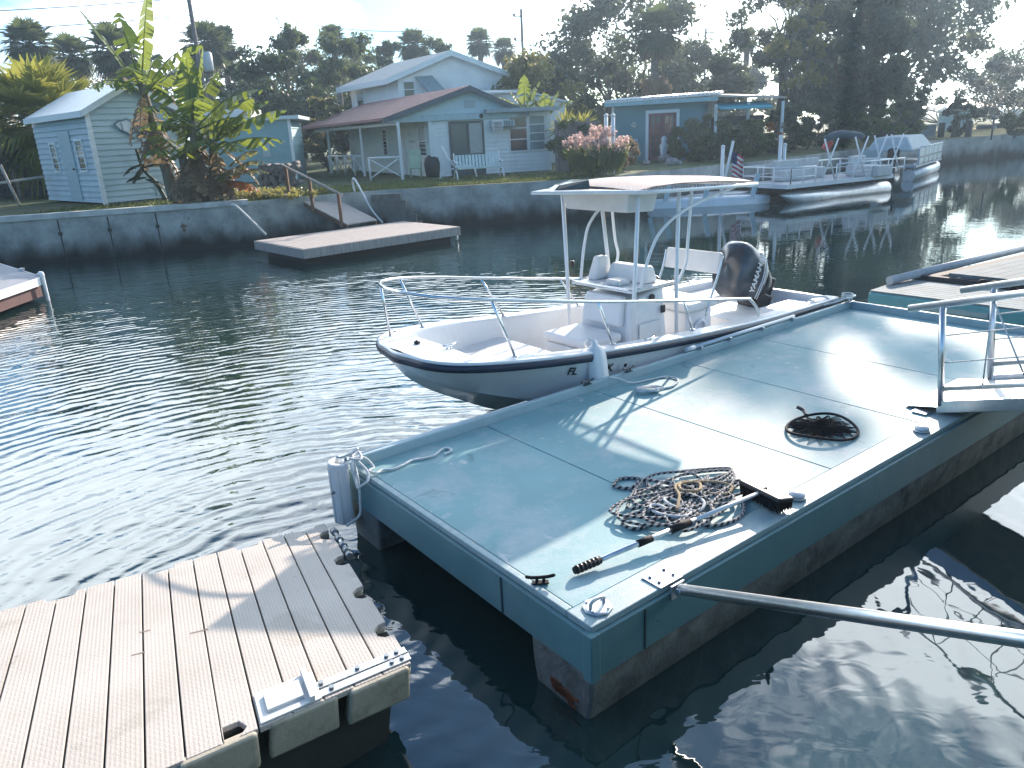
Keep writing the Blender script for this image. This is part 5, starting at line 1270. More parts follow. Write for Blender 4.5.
# ---- grass blades and ground cover on the bank, countless
rnd = random.Random(77); mb = MB()
for i in range(9000):
    px = rnd.uniform(-20, 560); s_ = rnd.random()
    xw = lerp((px+20)/580, -14.5, 3.4); 
    # along the wall edge
    for j in range(len(WALL)-1):
        if WALL[j][0] <= xw <= WALL[j+1][0]:
            yy = lerp((xw-WALL[j][0])/(WALL[j+1][0]-WALL[j][0]), WALL[j][1], WALL[j+1][1]); break
    o = V((xw, yy+.35+s_*s_*4.5, G)); h_ = rnd.uniform(.04, .13); a = rnd.uniform(0, 3.14); w_ = V((math.cos(a), math.sin(a), 0))*.02
    mb.add([o-w_, o+w_, o+V((rnd.uniform(-.04, .04), rnd.uniform(-.04, .04), h_))], [(0, 1, 2)])
tag(mb.build('grass', LM['bush']), kind='stuff', label='short grass along the top of the far seawall')
mb = MB()
for i in range(130):
    p_ = at(rnd.uniform(222, 300), 196, G); o = V((p_.x+rnd.uniform(-.6, .9), p_.y+rnd.uniform(-1.2, 1.6), G+.08)); leaf_quads(mb, o, .3, 22, .09, rnd, .5)
tag(mb.build('ground_cover', LM['yellow']), kind='stuff', label='yellow green ground cover spilling onto the seawall beside the ramp')

# ------------------------------------------------------------------ buildings
def paint(name, col, **k): return mat(name, col, .65, var=.05, scale=1.5, dirt=(col[0]*.6, col[1]*.62, col[2]*.62), dirt_amt=.35, dscale=1.2, bump=.05, bscale=30, **k)
blue_sid = paint('blue_siding', (.40, .51, .55)); teal_sid = paint('teal_siding', (.22, .39, .43)); white_sid = paint('white_siding', (.78, .80, .80)); green_sid = paint('pale_green_siding', (.62, .71, .69))
deep_teal = paint('deep_teal_wall', (.11, .25, .29)); white_wall = paint('white_wall', (.80, .80, .79)); trim = mat('white_trim', (.74, .77, .78), .5, var=.04)
red_roof = mat('red_metal_roof', (.22, .085, .085), .5, .2, var=.15, scale=1.2, dirt=(.33, .22, .22), dirt_amt=.5)
blue_roof = mat('pale_blue_roof', (.50, .58, .62), .45, .2, var=.06, scale=1.5); grey_roof = mat('grey_shingle_roof', (.30, .36, .38), .9, var=.12, scale=6, bump=.3, bscale=40)
white_roof = mat('white_metal_roof', (.62, .62, .62), .45, .2, var=.06, scale=1.5)
glass = mat('window_glass', (.03, .045, .055), .06, var=.3, scale=.8, spec=.8)
curtain = mat('blind_white', (.5, .52, .53), .7, var=.05); door_grey = mat('door_grey', (.36, .46, .50), .5, var=.04)
dark_door = mat('dark_door_frame', (.06, .075, .08), .4)
def lap(mb, a, b, z0, z1, n_out, h=.2, gable=None):   # lap siding: boards between points a and b; gable(z)->(u0,u1) narrows the row
    a, b = V(a), V(b); nz_ = max(1, int(round((z1-z0)/h))); hh = (z1-z0)/nz_
    n_ = V(n_out).normalized()
    for k in range(nz_):
        za, zb = z0+k*hh, z0+(k+1)*hh
        ua, ub = (0, 1) if not gable else gable(za); va, vb = (0, 1) if not gable else gable(zb-1e-4)
        if ub-ua < .01: continue
        P = lambda u, z, o: a.lerp(b, u)+V((0, 0, z))+n_*o
        mb.add([P(ua, za, .042), P(ub, za, .042), P(vb, zb, .004), P(va, zb, .004), P(ua, za, -.05), P(ub, za, -.05), P(vb, zb, -.05), P(va, zb, -.05)], [(0, 1, 2, 3), (0, 4, 5, 1), (7, 6, 5, 4), (0, 3, 7, 4), (1, 5, 6, 2), (3, 2, 6, 7)])
class Face:                                            # a wall plane: u along the wall (metres), z up, o outwards
    def __init__(s, o, d, par): s.o = V(o); s.d = V(d).normalized(); s.n = V((s.d.y, -s.d.x, 0)); s.par = par
    def p(s, u, z, out=0): return s.o+s.d*u+V((0, 0, z))+s.n*out
    def slab(s, u0, u1, z0, z1, o0, o1, name=None, m=None, par=None, mb=None, bevel=0):
        q = mb or MB(); q.hexa([s.p(u0, z0, o1), s.p(u1, z0, o1), s.p(u1, z0, o0), s.p(u0, z0, o0)], [s.p(u0, z1, o1), s.p(u1, z1, o1), s.p(u1, z1, o0), s.p(u0, z1, o0)])
        return q.build(name, m, par or s.par, bevel=bevel) if name else q
    def window(s, u0, u1, z0, z1, nx=1, nz=2, fr=trim, gl=None, w_=.07, blind=0):
        q = MB()
        for a in ((u0-w_, u0, z0-w_, z1+w_), (u1, u1+w_, z0-w_, z1+w_), (u0+.001, u1-.001, z1, z1+w_), (u0+.001, u1-.001, z0-w_, z0)): s.slab(*a, .0, .06, mb=q)
        for k in range(1, nx): u = lerp(k/nx, u0, u1); s.slab(u-.02, u+.02, z0, z1, .03, .055, mb=q)
        for k in range(1, nz): z = lerp(k/nz, z0, z1); s.slab(u0, u1, z-.02, z+.02, .028, .052, mb=q)
        f = q.build('window', fr, s.par)
        s.slab(u0, u1, z0, z1, .031, .036, 'pane', gl or glass, f)
        if blind: s.slab(u0+.03, u1-.03, lerp(1-blind, z0, z1), z1-.02, .037, .042, 'blind', curtain, f)
        return f
def house(name, label, cat, o): return thing(name, label, cat, (o[0], o[1], 0))

# small blue shed
sa_ = R(47); so_ = V((-13.41, 26.286, 0)); shed = house('garden_shed', 'small pale blue lap sided shed with a fish ornament at the left', 'shed', so_)
e = V((math.cos(sa_), math.sin(sa_), 0)); r_ = V((-e.y, e.x, 0)); SW, SDp, SH, SP = 3.0, 5.3, G+3.05, G+3.85
def gab(z, zE=SH, zP=SP):
    if z <= zE: return (0, 1)
    t = min(1, (z-zE)/(zP-zE)); return (.5*t, 1-.5*t)
fr_ = Face((0, 0, 0), e, shed); lf_ = Face(r_*SDp, -r_, shed)
mb = MB(); lap(mb, (0, 0, 0), e*SW, G+.08, SP, fr_.n, .19, gab); mb.build('wall', blue_sid, shed)
mb = MB(); lap(mb, r_*SDp, (0, 0, 0), G+.08, SH, lf_.n, .19); mb.build('wall', blue_sid, shed)
mb = MB(); lap(mb, e*SW, e*SW+r_*SDp, G+.08, SH, e, .19); lap(mb, e*SW+r_*SDp, r_*SDp, G+.08, SP, r_, .19, gab); mb.build('wall', blue_sid, shed)
def gable_roof(par, o, e, r_, W_, D_, zE, zP, over, th, m, m2, overf=.25):
    mid = e*(W_/2)
    for sg, nm in ((0, 'roof'), (1, 'roof')):
        edge = e*(-over) if sg == 0 else e*(W_+over)
        zl = zE-(zP-zE)*(over/(W_/2)); a = o+edge-r_*overf+V((0, 0, zl)); b = o+mid-r_*overf+V((0, 0, zP)); c = o+mid+r_*(D_+overf)+V((0, 0, zP)); d_ = o+edge+r_*(D_+overf)+V((0, 0, zl))
        q = MB(); q.hexa([p_+V((0, 0, .03)) for p_ in (a, b, c, d_)], [p_+V((0, 0, .03+th)) for p_ in (a, b, c, d_)]); rf = q.build('roof', m, par)
        q = MB(); q.hexa([p_+V((0, 0, -.13)) for p_ in (a-r_*.03, b-r_*.03, b, a)], [p_+V((0, 0, .04+th)) for p_ in (a-r_*.03, b-r_*.03, b, a)])
        ed = (e*-.03 if sg == 0 else e*.03)
        q.hexa([p_+V((0, 0, -.13)) for p_ in (a+ed, d_+ed, d_, a)], [p_+V((0, 0, .035+th)) for p_ in (a+ed, d_+ed, d_, a)])
        q.build('fascia', m2, rf)
gable_roof(shed, V((0, 0, 0)), e, r_, SW, SDp, SH, SP, .2, .03, blue_roof, trim, .18)
fr_.slab(-.06, .09, G+.02, SH-.1, .03, .075, 'corner_board', trim); fr_.slab(SW-.09, SW+.06, G+.02, SH-.1, .03, .075, 'corner_board', trim)
fr_.slab(-.02, SW+.02, G-.05, G+.08, -.1, .05, 'skirting', mat('shed_base', (.08, .09, .09), .9))
fr_.slab(1.78, 2.38, G+.16, G+.62, .03, .05, 'hatch', door_grey)
for u in (.75, 1.45): pass
dr = lf_.slab(2.5, 3.55, G+.15, G+2.45, .03, .06, 'door', door_grey); MB().tube([lf_.p(3.42, G+1.2, .06), lf_.p(3.42, G+1.2, .11)], .03, 8).build('handle', black, dr)
lf_.window(1.45, 1.95, G+1.15, G+2.05, 1, 2); lf_.window(3.95, 4.5, G+1.15, G+2.1, 1, 2)
q = MB(); fx, fz = 1.25, G+2.45
out = [(-.55, .06), (-.38, .2), (-.15, .27), (.0, .36), (.12, .27), (.3, .12), (.52, .26), (.46, .02), (.55, -.2), (.3, -.05), (.1, -.2), (-.02, -.29), (-.12, -.2), (-.38, -.12)]
q.prism([fr_.p(fx+u*.78, fz+z*.78-u*.14, .03) for u, z in out], fr_.n*.05); fish = q.build('fish_ornament', mat('fish_white', (.62, .66, .68), .5), shed)
q = MB(); pts = [fr_.p(fx+u*.8, fz+z*.8-u*.14, .085) for u, z in out]; q.tube(pts+[pts[0]], .022, 5); q.tube([fr_.p(fx-.22+.0, fz+.17, .085), fr_.p(fx-.2, fz-.08, .085)], .014, 5); q.build('outline', mat('fish_line', (.12, .2, .23), .6), fish)
MB().tube([fr_.p(SW*.5, SP-.28, .05), fr_.p(SW*.5, SP-.28, .12)], .05, 8).build('lamp', trim, shed)

# blue-green shed behind the bananas
o2 = at(302, 182, G); bs_ = house('boat_shed', 'flat fronted turquoise shed behind the banana plants', 'shed', (o2.x-5.3, o2.y+2.2, 0))
f2 = Face((0, 0, 0), (1, .12, 0), bs_); mb = MB(); lap(mb, f2.p(0, 0), f2.p(4.4, 0), G, G+2.75, f2.n, .42); lap(mb, f2.p(4.4, 0), f2.p(4.4, 0, -4), G, G+2.75, f2.d, .42); mb.build('wall', teal_sid, bs_)
f2.slab(-.2, 4.9, G+2.76, G+2.92, -4.2, .35, 'roof', blue_roof); f2.slab(-2.0, 2.6, G+2.93, G+3.35, -3.5, -.6, 'upper_roof', white_roof)
f2.slab(4.32, 4.46, G, G+2.75, .0, .06, 'corner_board', trim)
f2.slab(3.0, 3.35, G+1.1, G+1.9, .03, .06, 'wall_box', door_grey)
wp_ = at(280, 188, G); wpt = thing('wood_pile', 'dark stacked pile of firewood by the turquoise shed', 'wood pile', (wp_.x, wp_.y+.3, G)); q = MB(); rnd = random.Random(31)
for k in range(70):
    x, z = rnd.uniform(-.75, .75), rnd.uniform(.07, .95); q.tube([(x, -.4+rnd.uniform(-.06, .06), z), (x+rnd.uniform(-.05, .05), .35, z)], rnd.uniform(.06, .11), 7)
q.build('logs', mat('firewood', (.13, .12, .12), .9, var=.4, scale=5), wpt)
pt_ = at(195, 203.5, G); pot = thing('plant_pot', 'white plastic pot at the foot of the banana plants', 'pot', (pt_.x, pt_.y, G))
MB().lathe([(.0, .0), (.17, .0), (.24, .42), (.27, .43), (.27, .48), (.22, .48), (.2, .40), (.0, .38)], seg=18).build('body', vinyl, pot)
q = MB(); q.lathe([(.2, .40), (.0, .43)], seg=12); q.build('soil', mat('mud', (.05, .045, .03), .9), pot)

# white cottage with red roof and porch
co = V((-2.916, 33.856, 0)); cot = house('cottage', 'white single storey cottage with a red metal porch roof', 'house', co)
ce = V((.97, .225, 0)).normalized(); cf = Face((0, 0, 0), ce, cot); CW = 5.25; CH = G+2.48
crr = V((-.42, .91, 0)).normalized()
mb = MB(); lap(mb, cf.p(0, 0), cf.p(2.3, 0), G-.02, CH, cf.n, .17); mb.build('wall', white_sid, cot)
mb = MB(); lap(mb, cf.p(2.305, 0, .02), cf.p(CW, 0, .02), G-.02, CH, cf.n, .17); mb.build('wall', white_sid, cot)
mb = MB(); lap(mb, crr*14, (0, 0, 0), G-.02, CH+.1, V((-.91, -.42, 0)), .17); mb.build('side_wall', green_sid, cot)
mb = MB(); lap(mb, cf.p(CW, 0, .02), cf.p(CW, 0, -8), G-.02, CH, ce, .17); mb.build('side_wall', white_sid, cot)
cf.slab(-.08, .08, G-.02, CH, .03, .07, 'corner_board', trim); cf.slab(CW-.14, CW+.04, G-.02, CH, .05, .09, 'corner_board', trim)
# gable over porch and door block
pk_u = 1.75; gl = -1.75; gr_ = 4.0; zpk = G+3.5; zE_ = G+2.50
q = MB(); q.prism([cf.p(gl, zE_+.02, .1), cf.p(gr_, zE_+.02, .1), cf.p(pk_u, zpk, .1)], cf.n*-.1); q.build('gable', mat('pale_blue_gable', (.50, .66, .72), .6, var=.04), cot)
cf.slab(pk_u-.22, pk_u+.22, zpk-.75, zpk-.45, .11, .14, 'vent', door_grey)
def roofq(a, b, c, d_, th, name, m, par=cot): return MB().hexa([p_ for p_ in (a, b, c, d_)], [p_+V((0, 0, th)) for p_ in (a, b, c, d_)]).build(name, m, par)
pkp = cf.p(pk_u, zpk+.02, .45); lfp = cf.p(gl-.25, zE_-.12, .45); rtp = cf.p(gr_+.25, zE_-.10, .45); back = V((-.46, .89, 0))*14.5
rf = roofq(lfp, pkp, pkp+back, lfp+back+V((0, 0, -.0)), .06, 'roof', red_roof)
q = MB()
for k in range(36):
    a, b = lfp+back*(k/36)+V((0, 0, .055)), pkp+back*(k/36)+V((0, 0, .055)); w_ = back*(.012)
    q.hexa([a, b, b+w_, a+w_], [p_+V((0, 0, .05)) for p_ in (a, b, b+w_, a+w_)])
q.build('standing_seam', red_roof, rf)
roofq(pkp, rtp, rtp+back, pkp+back, .06, 'roof', grey_roof)
for a, b in ((lfp, pkp), (pkp, rtp)):
    q = MB(); q.hexa([p_+V((0, 0, -.12)) for p_ in (a, b, b+cf.n*.04, a+cf.n*.04)], [p_+V((0, 0, .08)) for p_ in (a, b, b+cf.n*.04, a+cf.n*.04)]); q.build('barge_board', mat('dark_barge', (.10, .12, .14), .6), cot)
cf.slab(gl, gr_, zE_-.22, zE_+.01, .08, .16, 'fascia', mat('blue_fascia', (.42, .56, .60), .6))
cf.slab(2.35, CW+.35, CH+.01, CH+.17, -3.0, .55, 'bay_roof', mat('bay_roof_grey', (.30, .36, .38), .8, var=.15, scale=6))
# door and windows on the front
q = MB()
for a in ((.78, .88), (1.55, 1.65), (2.22, 2.30)): cf.slab(*a, G, G+2.12, .03, .09, mb=q)
cf.slab(.78, 2.30, G+2.13, G+2.22, .03, .09, mb=q); dd_ = q.build('sliding_door', dark_door, cot)
cf.slab(.88, 1.55, G, G+2.12, .035, .05, 'pane', mat('door_pane', (.10, .13, .14), .1, var=.3, scale=.6), dd_); cf.slab(1.65, 2.22, G+.9, G+2.12, .035, .05, 'pane', mat('door_pane_pale', (.38, .40, .40), .25, var=.1), dd_); cf.slab(1.65, 2.22, G, G+.89, .035, .05, 'pane', MATS['door_pane'], dd_)
cfb = Face(cf.n*.05, ce, cot); cfb.window(3.45, 4.2, G+.9, G+2.3, 1, 3, trim, None, .05); cfb.window(4.33, 5.0, G+.9, G+2.3, 1, 4, trim, mat('jalousie', (.16, .23, .25), .2, var=.3, scale=2), .05)
cf.slab(2.55, 2.58, G+.0, G+.0, 0, 0, mb=MB())
MB().lathe([(.07, 0), (.09, .1), (.05, .16)], c=cf.p(2.2, G+2.32, .14), seg=10).build('porch_light', black, cot)
ac = thing('air_conditioner', 'window air conditioner sticking out of the white cottage front', 'air conditioner', tuple(co+cf.p(2.95, 0, 0)))
fa = Face((0, 0, 0), ce, ac); fa.slab(-.38, .62, G+1.92, G+2.18, .05, .55, 'case', mat('ac_case', (.42, .52, .54), .5), bevel=.02)
q = MB()
for k in range(7): fa.slab(-.32+.0, .05, G+1.77+.055*k, G+1.79+.055*k, .55, .57, mb=q)
q.build('grille', black, ac); fa.slab(-.36, .08, G+1.73, G+2.21, .551, .555, 'front_panel', vinyl)
q = MB()
for k in range(6): fa.slab(.16+.07*k, .19+.07*k, G+1.78, G+2.16, .551, .56, mb=q)
q.build('side_grille', dark_door, ac)
# porch side wall: door, windows (on the receding wall)
sf = Face(crr*9.6, -crr, cot)
sf.slab(5.1, 5.95, G, G+2.1, .03, .07, 'side_door', trim); sf.slab(5.2, 5.5, G+.9, G+1.95, .07, .08, 'door_glass', glass)
sf.window(8.1, 9.0, G+.9, G+2.05, 1, 2, trim, None, .06, .5); sf.window(2.6, 3.2, G+.9, G+2.1, 1, 1)
sf.slab(6.7, 7.6, G+1.45, G+1.53, .03, .05, 'wall_sign', mat('sign_grey', (.36, .44, .44), .6)); 
# porch posts and crossed railings
pA = at(403, 179.5, G); pB = at(362, 176.5, G+.12); pC = at(327, 173.8, G+.12)
pl0 = V((pA.x, pA.y, 0))-co; pdir = V((-.46, .89, 0)).normalized(); pB = pl0+pdir*5.2; pC = pl0+pdir*11.0
for p_ in (pl0, pB, pC):
    q = MB(); q.box(p_+V((0, 0, G+1.1)), (.11, .11, 2.25)); q.build('porch_post', trim, cot)
q = MB(); q.hexa([pl0+V((-.06, 0, G+2.18)), pl0+pdir*13.5+V((-.06, 0, G+2.18)), pl0+pdir*13.5+V((.06, 0, G+2.18)), pl0+V((.06, 0, G+2.18))], [pl0+V((-.06, 0, G+2.30)), pl0+pdir*13.5+V((-.06, 0, G+2.30)), pl0+pdir*13.5+V((.06, 0, G+2.30)), pl0+V((.06, 0, G+2.30))]); q.build('porch_beam', trim, cot)
def xrail(a, b, n):
    q = MB(); d_ = (b-a)/n
    for k in range(n):
        c0, c1 = a+d_*k, a+d_*(k+1)
        q.tube([c0+V((0, 0, G+.1)), c1+V((0, 0, G+.9))], .035, 5); q.tube([c0+V((0, 0, G+.9)), c1+V((0, 0, G+.1))], .035, 5)
        q.tube([c0+V((0, 0, G)), c0+V((0, 0, G+.95))], .045, 5)
    q.tube([b+V((0, 0, G)), b+V((0, 0, G+.95))], .045, 5)
    q.tube([a+V((0, 0, G+.92)), b+V((0, 0, G+.92))], .05, 5)
    q.build('porch_railing', trim, cot)
xrail(pB, pC+pdir*.3, 4); xrail(pl0+pdir*.1, pl0+pdir*.1+(-ce)*1.25+pdir*.2, 1)
# porch furniture
gc = pl0+co+ce*.75+crr*.6; ch = thing('garden_chair', 'pale green plastic garden chair at the corner of the porch', 'chair', (gc.x, gc.y, G)); grn = mat('green_plastic', (.42, .55, .40), .5)
MB().box((0, 0, .42), (.52, .5, .05)).build('seat', grn, ch, bevel=.02); MB().box((.0, .24, .78), (.52, .06, .75), Matrix.Rotation(R(-14), 3, 'X')).build('backrest', grn, ch, bevel=.02)
for x in (-.23, .23):
    for y in (-.2, .2): MB().tube([(x, y, 0), (x*.95, y*.95, .42)], .03, 6).build('leg', grn, ch)
    MB().box((x*1.1, 0, .64), (.06, .5, .04)).build('armrest', grn, ch)
gcv = gc+ce*.75; gv = thing('covered_grill', 'round grill under a black cover beside the green garden chair', 'grill', (gcv.x, gcv.y, G))
MB().lathe([(.30, .0), (.34, .3), (.36, .55), (.30, .78), (.15, .9), (.0, .91)], seg=16).build('cover', mat('grill_cover', (.03, .034, .036), .6, var=.3), gv)
gb = at(479, 179, G); gd = thing('garden_glider', 'pale metal garden glider bench in front of the cottage door', 'bench', (gb.x, gb.y+.25, G), R(12)); gm_ = mat('glider_metal', (.48, .58, .58), .4, .3, var=.1)
MB().box((0, 0, .42), (1.7, .55, .05)).build('seat', gm_, gd); 
q = MB(); 
for k in range(13): q.box((-.8+.133*k, .3, .68), (.1, .03, .48), Matrix.Rotation(R(-12), 3, 'X'))
q.build('backrest', gm_, gd)
for x in (-.9, .9):
    MB().tube(smooth_path([(x, -.35, .62), (x, -.1, .68), (x, .25, .62), (x, .38, 1.0)], 5), .03, 6).build('armrest', trim, gd)
    MB().tube(smooth_path([(x*1.02, -.45, .02), (x*1.02, -.3, .3), (x*1.02, .1, .34), (x*1.02, .42, .02)], 5), .025, 6).build('leg', trim, gd)
lg = at(452, 178.5, G); ls = thing('lounge_chair', 'white tube lounge chair next to the garden glider', 'chair', (lg.x+.1, lg.y+.1, G))
MB().tube(smooth_path([(-.45, 0, 1.25), (-.2, 0, .75), (.1, 0, .45), (.75, 0, .42), (.9, 0, .0)], 5), .03, 6).build('frame', trim, ls); MB().tube(smooth_path([(-.45, .5, 1.25), (-.2, .5, .75), (.1, .5, .45), (.75, .5, .42), (.9, .5, .0)], 5), .03, 6).build('frame', trim, ls)
MB().tube(smooth_path([(-.6, 0, 0), (-.35, 0, .25), (.2, 0, .45)], 5), .03, 6).build('leg', trim, ls); MB().hexa([(-.2, 0, .72), (.75, 0, .40), (.75, .5, .40), (-.2, .5, .72)], [(-.2, 0, .74), (.75, 0, .42), (.75, .5, .42), (-.2, .5, .74)]).build('sling', gm_, ls)

# white two storey house behind
uo = atY(404, 150, 44.5); up = house('two_storey_house', 'white two storey house with a grey gable roof behind the cottage', 'house', (uo.x, uo.y, 0))
ue = V((.965, .26, 0)).normalized(); uf = Face((0, 0, 0), ue, up); ur = V((-.55, .835, 0)).normalized(); UW, UD = 6.0, 6.6
zg = lambda py, px=404, Y=44.5: atY(px, py, Y).z
UE, UP = zg(77), zg(54, 452, 45.3)
q = MB(); q.prism([uf.p(0, G), uf.p(UW, G), uf.p(UW, UE), uf.p(UW*.5, UP), uf.p(0, UE)], uf.n*-.2); q.build('wall', white_wall, up)
ul = Face(ur*UD, -ur, up); ul.slab(0, UD-.01, G, UE, -.2, 0, 'wall', white_wall)
Face(uf.p(UW, 0), ur, up).slab(0, UD, G, UE, -.2, 0, 'wall', white_wall)
def uroof(u0, z0, u1, z1, nm):
    a, b = uf.p(u0, z0, .35), uf.p(u1, z1, .35); bk = ur*(UD+.7)
    r__ = roofq(a, b, b+bk, a+bk, .12, 'roof', grey_roof, up)
    q = MB(); q.hexa([p_+V((0, 0, -.16)) for p_ in (a, b, b+uf.n*.04, a+uf.n*.04)], [p_+V((0, 0, .13)) for p_ in (a, b, b+uf.n*.04, a+uf.n*.04)]); q.build('fascia', trim, r__)
    q = MB(); o_ = ue*(-.04 if u0 < u1 else .04); q.hexa([p_+V((0, 0, -.18)) for p_ in (a, a+bk, a+bk+o_, a+o_)], [p_+V((0, 0, .12)) for p_ in (a, a+bk, a+bk+o_, a+o_)]); q.build('fascia', trim, r__)
sl_u = (UP-UE)/(UW/2)
uroof(-.6, UE-.6*sl_u+.05, UW/2, UP+.05, 'a'); uroof(UW+.6, UE-.6*sl_u+.05, UW/2, UP+.05, 'b')
uf.window(.3, .85, zg(97), zg(82), 1, 2); ul.window(1.0, 1.9, zg(103, 360), zg(89, 360), 1, 2, trim, None, .06, .4)
aw = MB(); A0, A1 = .95, 2.35
aw.hexa([uf.p(A0, zg(78), .02), uf.p(A1-.45, zg(77), .02), uf.p(A1+.05, zg(93), .95), uf.p(A0+.5, zg(93.5), .95)], [uf.p(A0, zg(78)+.05, .02), uf.p(A1-.45, zg(77)+.05, .02), uf.p(A1+.05, zg(93)+.05, .95), uf.p(A0+.5, zg(93.5)+.05, .95)])
aw.build('awning', mat('awning_grey', (.24, .32, .34), .5, var=.15, scale=5), up)
# white outbuilding roof behind
wo_ = atY(500, 150, 42); wob = house('white_outbuilding', 'low white gabled outbuilding behind the cottage', 'outbuilding', (wo_.x-1.0, wo_.y, 0)); wf = Face((0, 0, 0), (1, .1, 0), wob)
zw = lambda py, px=530: atY(px, py, 42).z
q = MB(); q.prism([wf.p(-1.5, G), wf.p(4.6, G), wf.p(4.6, zw(104)), wf.p(2.6, zw(93)), wf.p(-1.5, zw(92))], wf.n*-.2); q.build('wall', white_wall, wob)
q = MB(); q.hexa([wf.p(-1.6, zw(92)+.02, .3), wf.p(2.6, zw(93)+.02, .3), wf.p(2.6, zw(93)+.4, -4), wf.p(-1.6, zw(92)+.4, -4)], [wf.p(-1.6, zw(92)+.12, .3), wf.p(2.6, zw(93)+.12, .3), wf.p(2.6, zw(93)+.5, -4), wf.p(-1.6, zw(92)+.5, -4)])
q.hexa([wf.p(2.6, zw(93)+.02, .3), wf.p(4.9, zw(106), .3), wf.p(4.9, zw(106), -4), wf.p(2.6, zw(93)+.4, -4)], [wf.p(2.6, zw(93)+.12, .3), wf.p(4.9, zw(106)+.1, .3), wf.p(4.9, zw(106)+.1, -4), wf.p(2.6, zw(93)+.5, -4)]); q.build('roof', white_roof, wob)
for px, lb, hh in ((526, 'small banana plant sticking up behind the cottage bay roof', 2.6), (546, 'second small banana plant behind the cottage bay roof, nearer the fence', 2.3)):
    rnd = random.Random(px); b0 = atY(px, 150, 37.5); t = thing('banana_plant', lb, 'banana plant', (b0.x, b0.y, G)); MB().tube([(0, 0, -.1), (0, 0, hh)], [.15, .1], 8).build('stem', MATS['banana_stem'], t)
    for az, el in ((80, 80), (20, 62), (160, 60), (-10, 35), (190, 35)):
        mb = MB(); banana_leaf(mb, V((0, 0, hh)), R(az), R(el), rnd.uniform(1.1, 1.6), .24, rnd, .6, .1); mb.build('leaf', LM['banana'], t)

# wooden fence
fo = V((2.35, 33.2, 0)); fn = house('wooden_fence', 'weathered board fence between the white cottage and the pink grass', 'fence', fo); ff = Face((0, 0, 0), (1.0, .05, 0), fn)
q = MB(); rnd = random.Random(6)
for k in range(11): ff.slab(.0+.165*k, .155+.165*k, G-.05, G+1.95+rnd.uniform(-.03, .03), 0, .03, mb=q)
q.build('boards', mat('fence_wood', (.20, .165, .155), .9, var=.25, scale=2, stretch=(6, 6, .5), bump=.3), fn)
ff.slab(1.30, 1.42, G-.1, G+2.1, .03, .14, 'post', mat('fence_post', (.24, .21, .2), .9, var=.2)); ff.slab(-.05, .06, G-.1, G+2.05, .03, .12, 'post', MATS['fence_post'])
ff.slab(0, 1.85, G+.4, G+.5, -.06, -.001, 'rail', MATS['fence_post'])

# teal cottage with red french doors
to = atY(613, 150, 39.5); tc_ = house('teal_cottage', 'teal cottage with red french doors and a flat metal roof', 'house', (to.x, to.y, 0)); te = V((.95, -.31, 0)).normalized(); tf = Face((0, 0, 0), te, tc_)
TW = 4.55; zt = lambda py, px=640, Y=39: atY(px, py, Y).z
TH = G+2.75
tf.slab(0, TW, G-.05, TH, -.2, 0, 'wall', deep_teal); Face(tf.p(TW, 0), V((-te.y, te.x, 0)), tc_).slab(0, 5, G-.05, TH+.1, -.2, 0, 'wall', deep_teal); tf.slab(-.05, .08, G, TH, .005, .05, 'corner_board', trim)
a, b = tf.p(-.35, TH+.02, .5), tf.p(TW+.5, TH+.10, .5); bk = V((-te.y, te.x, 0))*5.5
rr_ = roofq(a, b, b+bk+V((0, 0, .25)), a+bk+V((0, 0, .25)), .06, 'roof', white_roof, tc_)
q = MB()
for k in range(26): p_ = a.lerp(b, (k+.5)/26); q.tube([p_+V((0, 0, .06)), p_+bk+V((0, 0, .31))], .075, 6)
q.build('roof_rib', blue_roof, rr_); tf.slab(-.33, TW+.48, TH-.14, TH+.04, .42, .48, 'fascia', mat('aqua_fascia', (.30, .50, .55), .5))
q = MB()
for a_ in ((1.62, 1.76, G-.02, G+2.35), (3.10, 3.24, G-.02, G+2.35), (1.762, 3.098, G+2.2, G+2.35)): tf.slab(*a_, .005, .06, mb=q)
dfm = q.build('door_frame', trim, tc_)
for u0, u1 in ((1.77, 2.42), (2.44, 3.09)):
    rm = mat('red_door_paint', (.17, .035, .045), .45, var=.1)
    q = MB(); 
    for a_ in ((u0, u0+.12, G, G+2.19), (u1-.12, u1, G, G+2.19), (u0+.121, u1-.121, G, G+.22), (u0+.121, u1-.121, G+2.06, G+2.19)): tf.slab(*a_, .006, .045, mb=q)
    for k in range(1, 5): z = lerp(k/5, G+.22, G+2.06); tf.slab(u0+.12, u1-.12, z-.02, z+.02, .012, .04, mb=q)
    tf.slab((u0+u1)/2-.02, (u0+u1)/2+.02, G+.22, G+2.06, .01, .038, mb=q)
    dl = q.build('french_door', rm, tc_); tf.slab(u0+.12, u1-.12, G+.22, G+2.06, .006, .01, 'pane', glass, dl)
for u, z, rr2, lb in ((1.05, G+1.72, .26, 'pale round wall ornament left of the french doors, the larger one'), (1.15, G+.98, .16, 'small pale wall ornament below the larger round one')):
    w2 = tf.p(u, z, .03)+V((to.x, to.y, 0)); t = thing('wall_ornament', lb, 'ornament', tuple(w2)); q = MB()
    for k in range(7): c = V((rr2*.6*math.cos(k*.9), 0, rr2*.6*math.sin(k*.9))); q.lathe([(0, -.03), (rr2*.42, 0), (0, .03)], c=(0, 0, 0), seg=8) if False else q.tube([c*.2, c+te*0], [rr2*.3, rr2*.12], 6)
    q.build('shell', mat('ornament_pale', (.5, .56, .56), .6), t)
st2 = tf.p(2.62, G, 1.0)+V((to.x, to.y, 0)); t = thing('garden_statue', 'small white garden statue in front of the french doors', 'statue', (st2.x, st2.y, G)); MB().lathe([(.2, 0), (.22, .12), (.12, .2), (.17, .5), (.2, .72), (.1, .86), (.13, 1.0), (.09, 1.12), (0, 1.16)], seg=12).build('figure', vinyl, t)
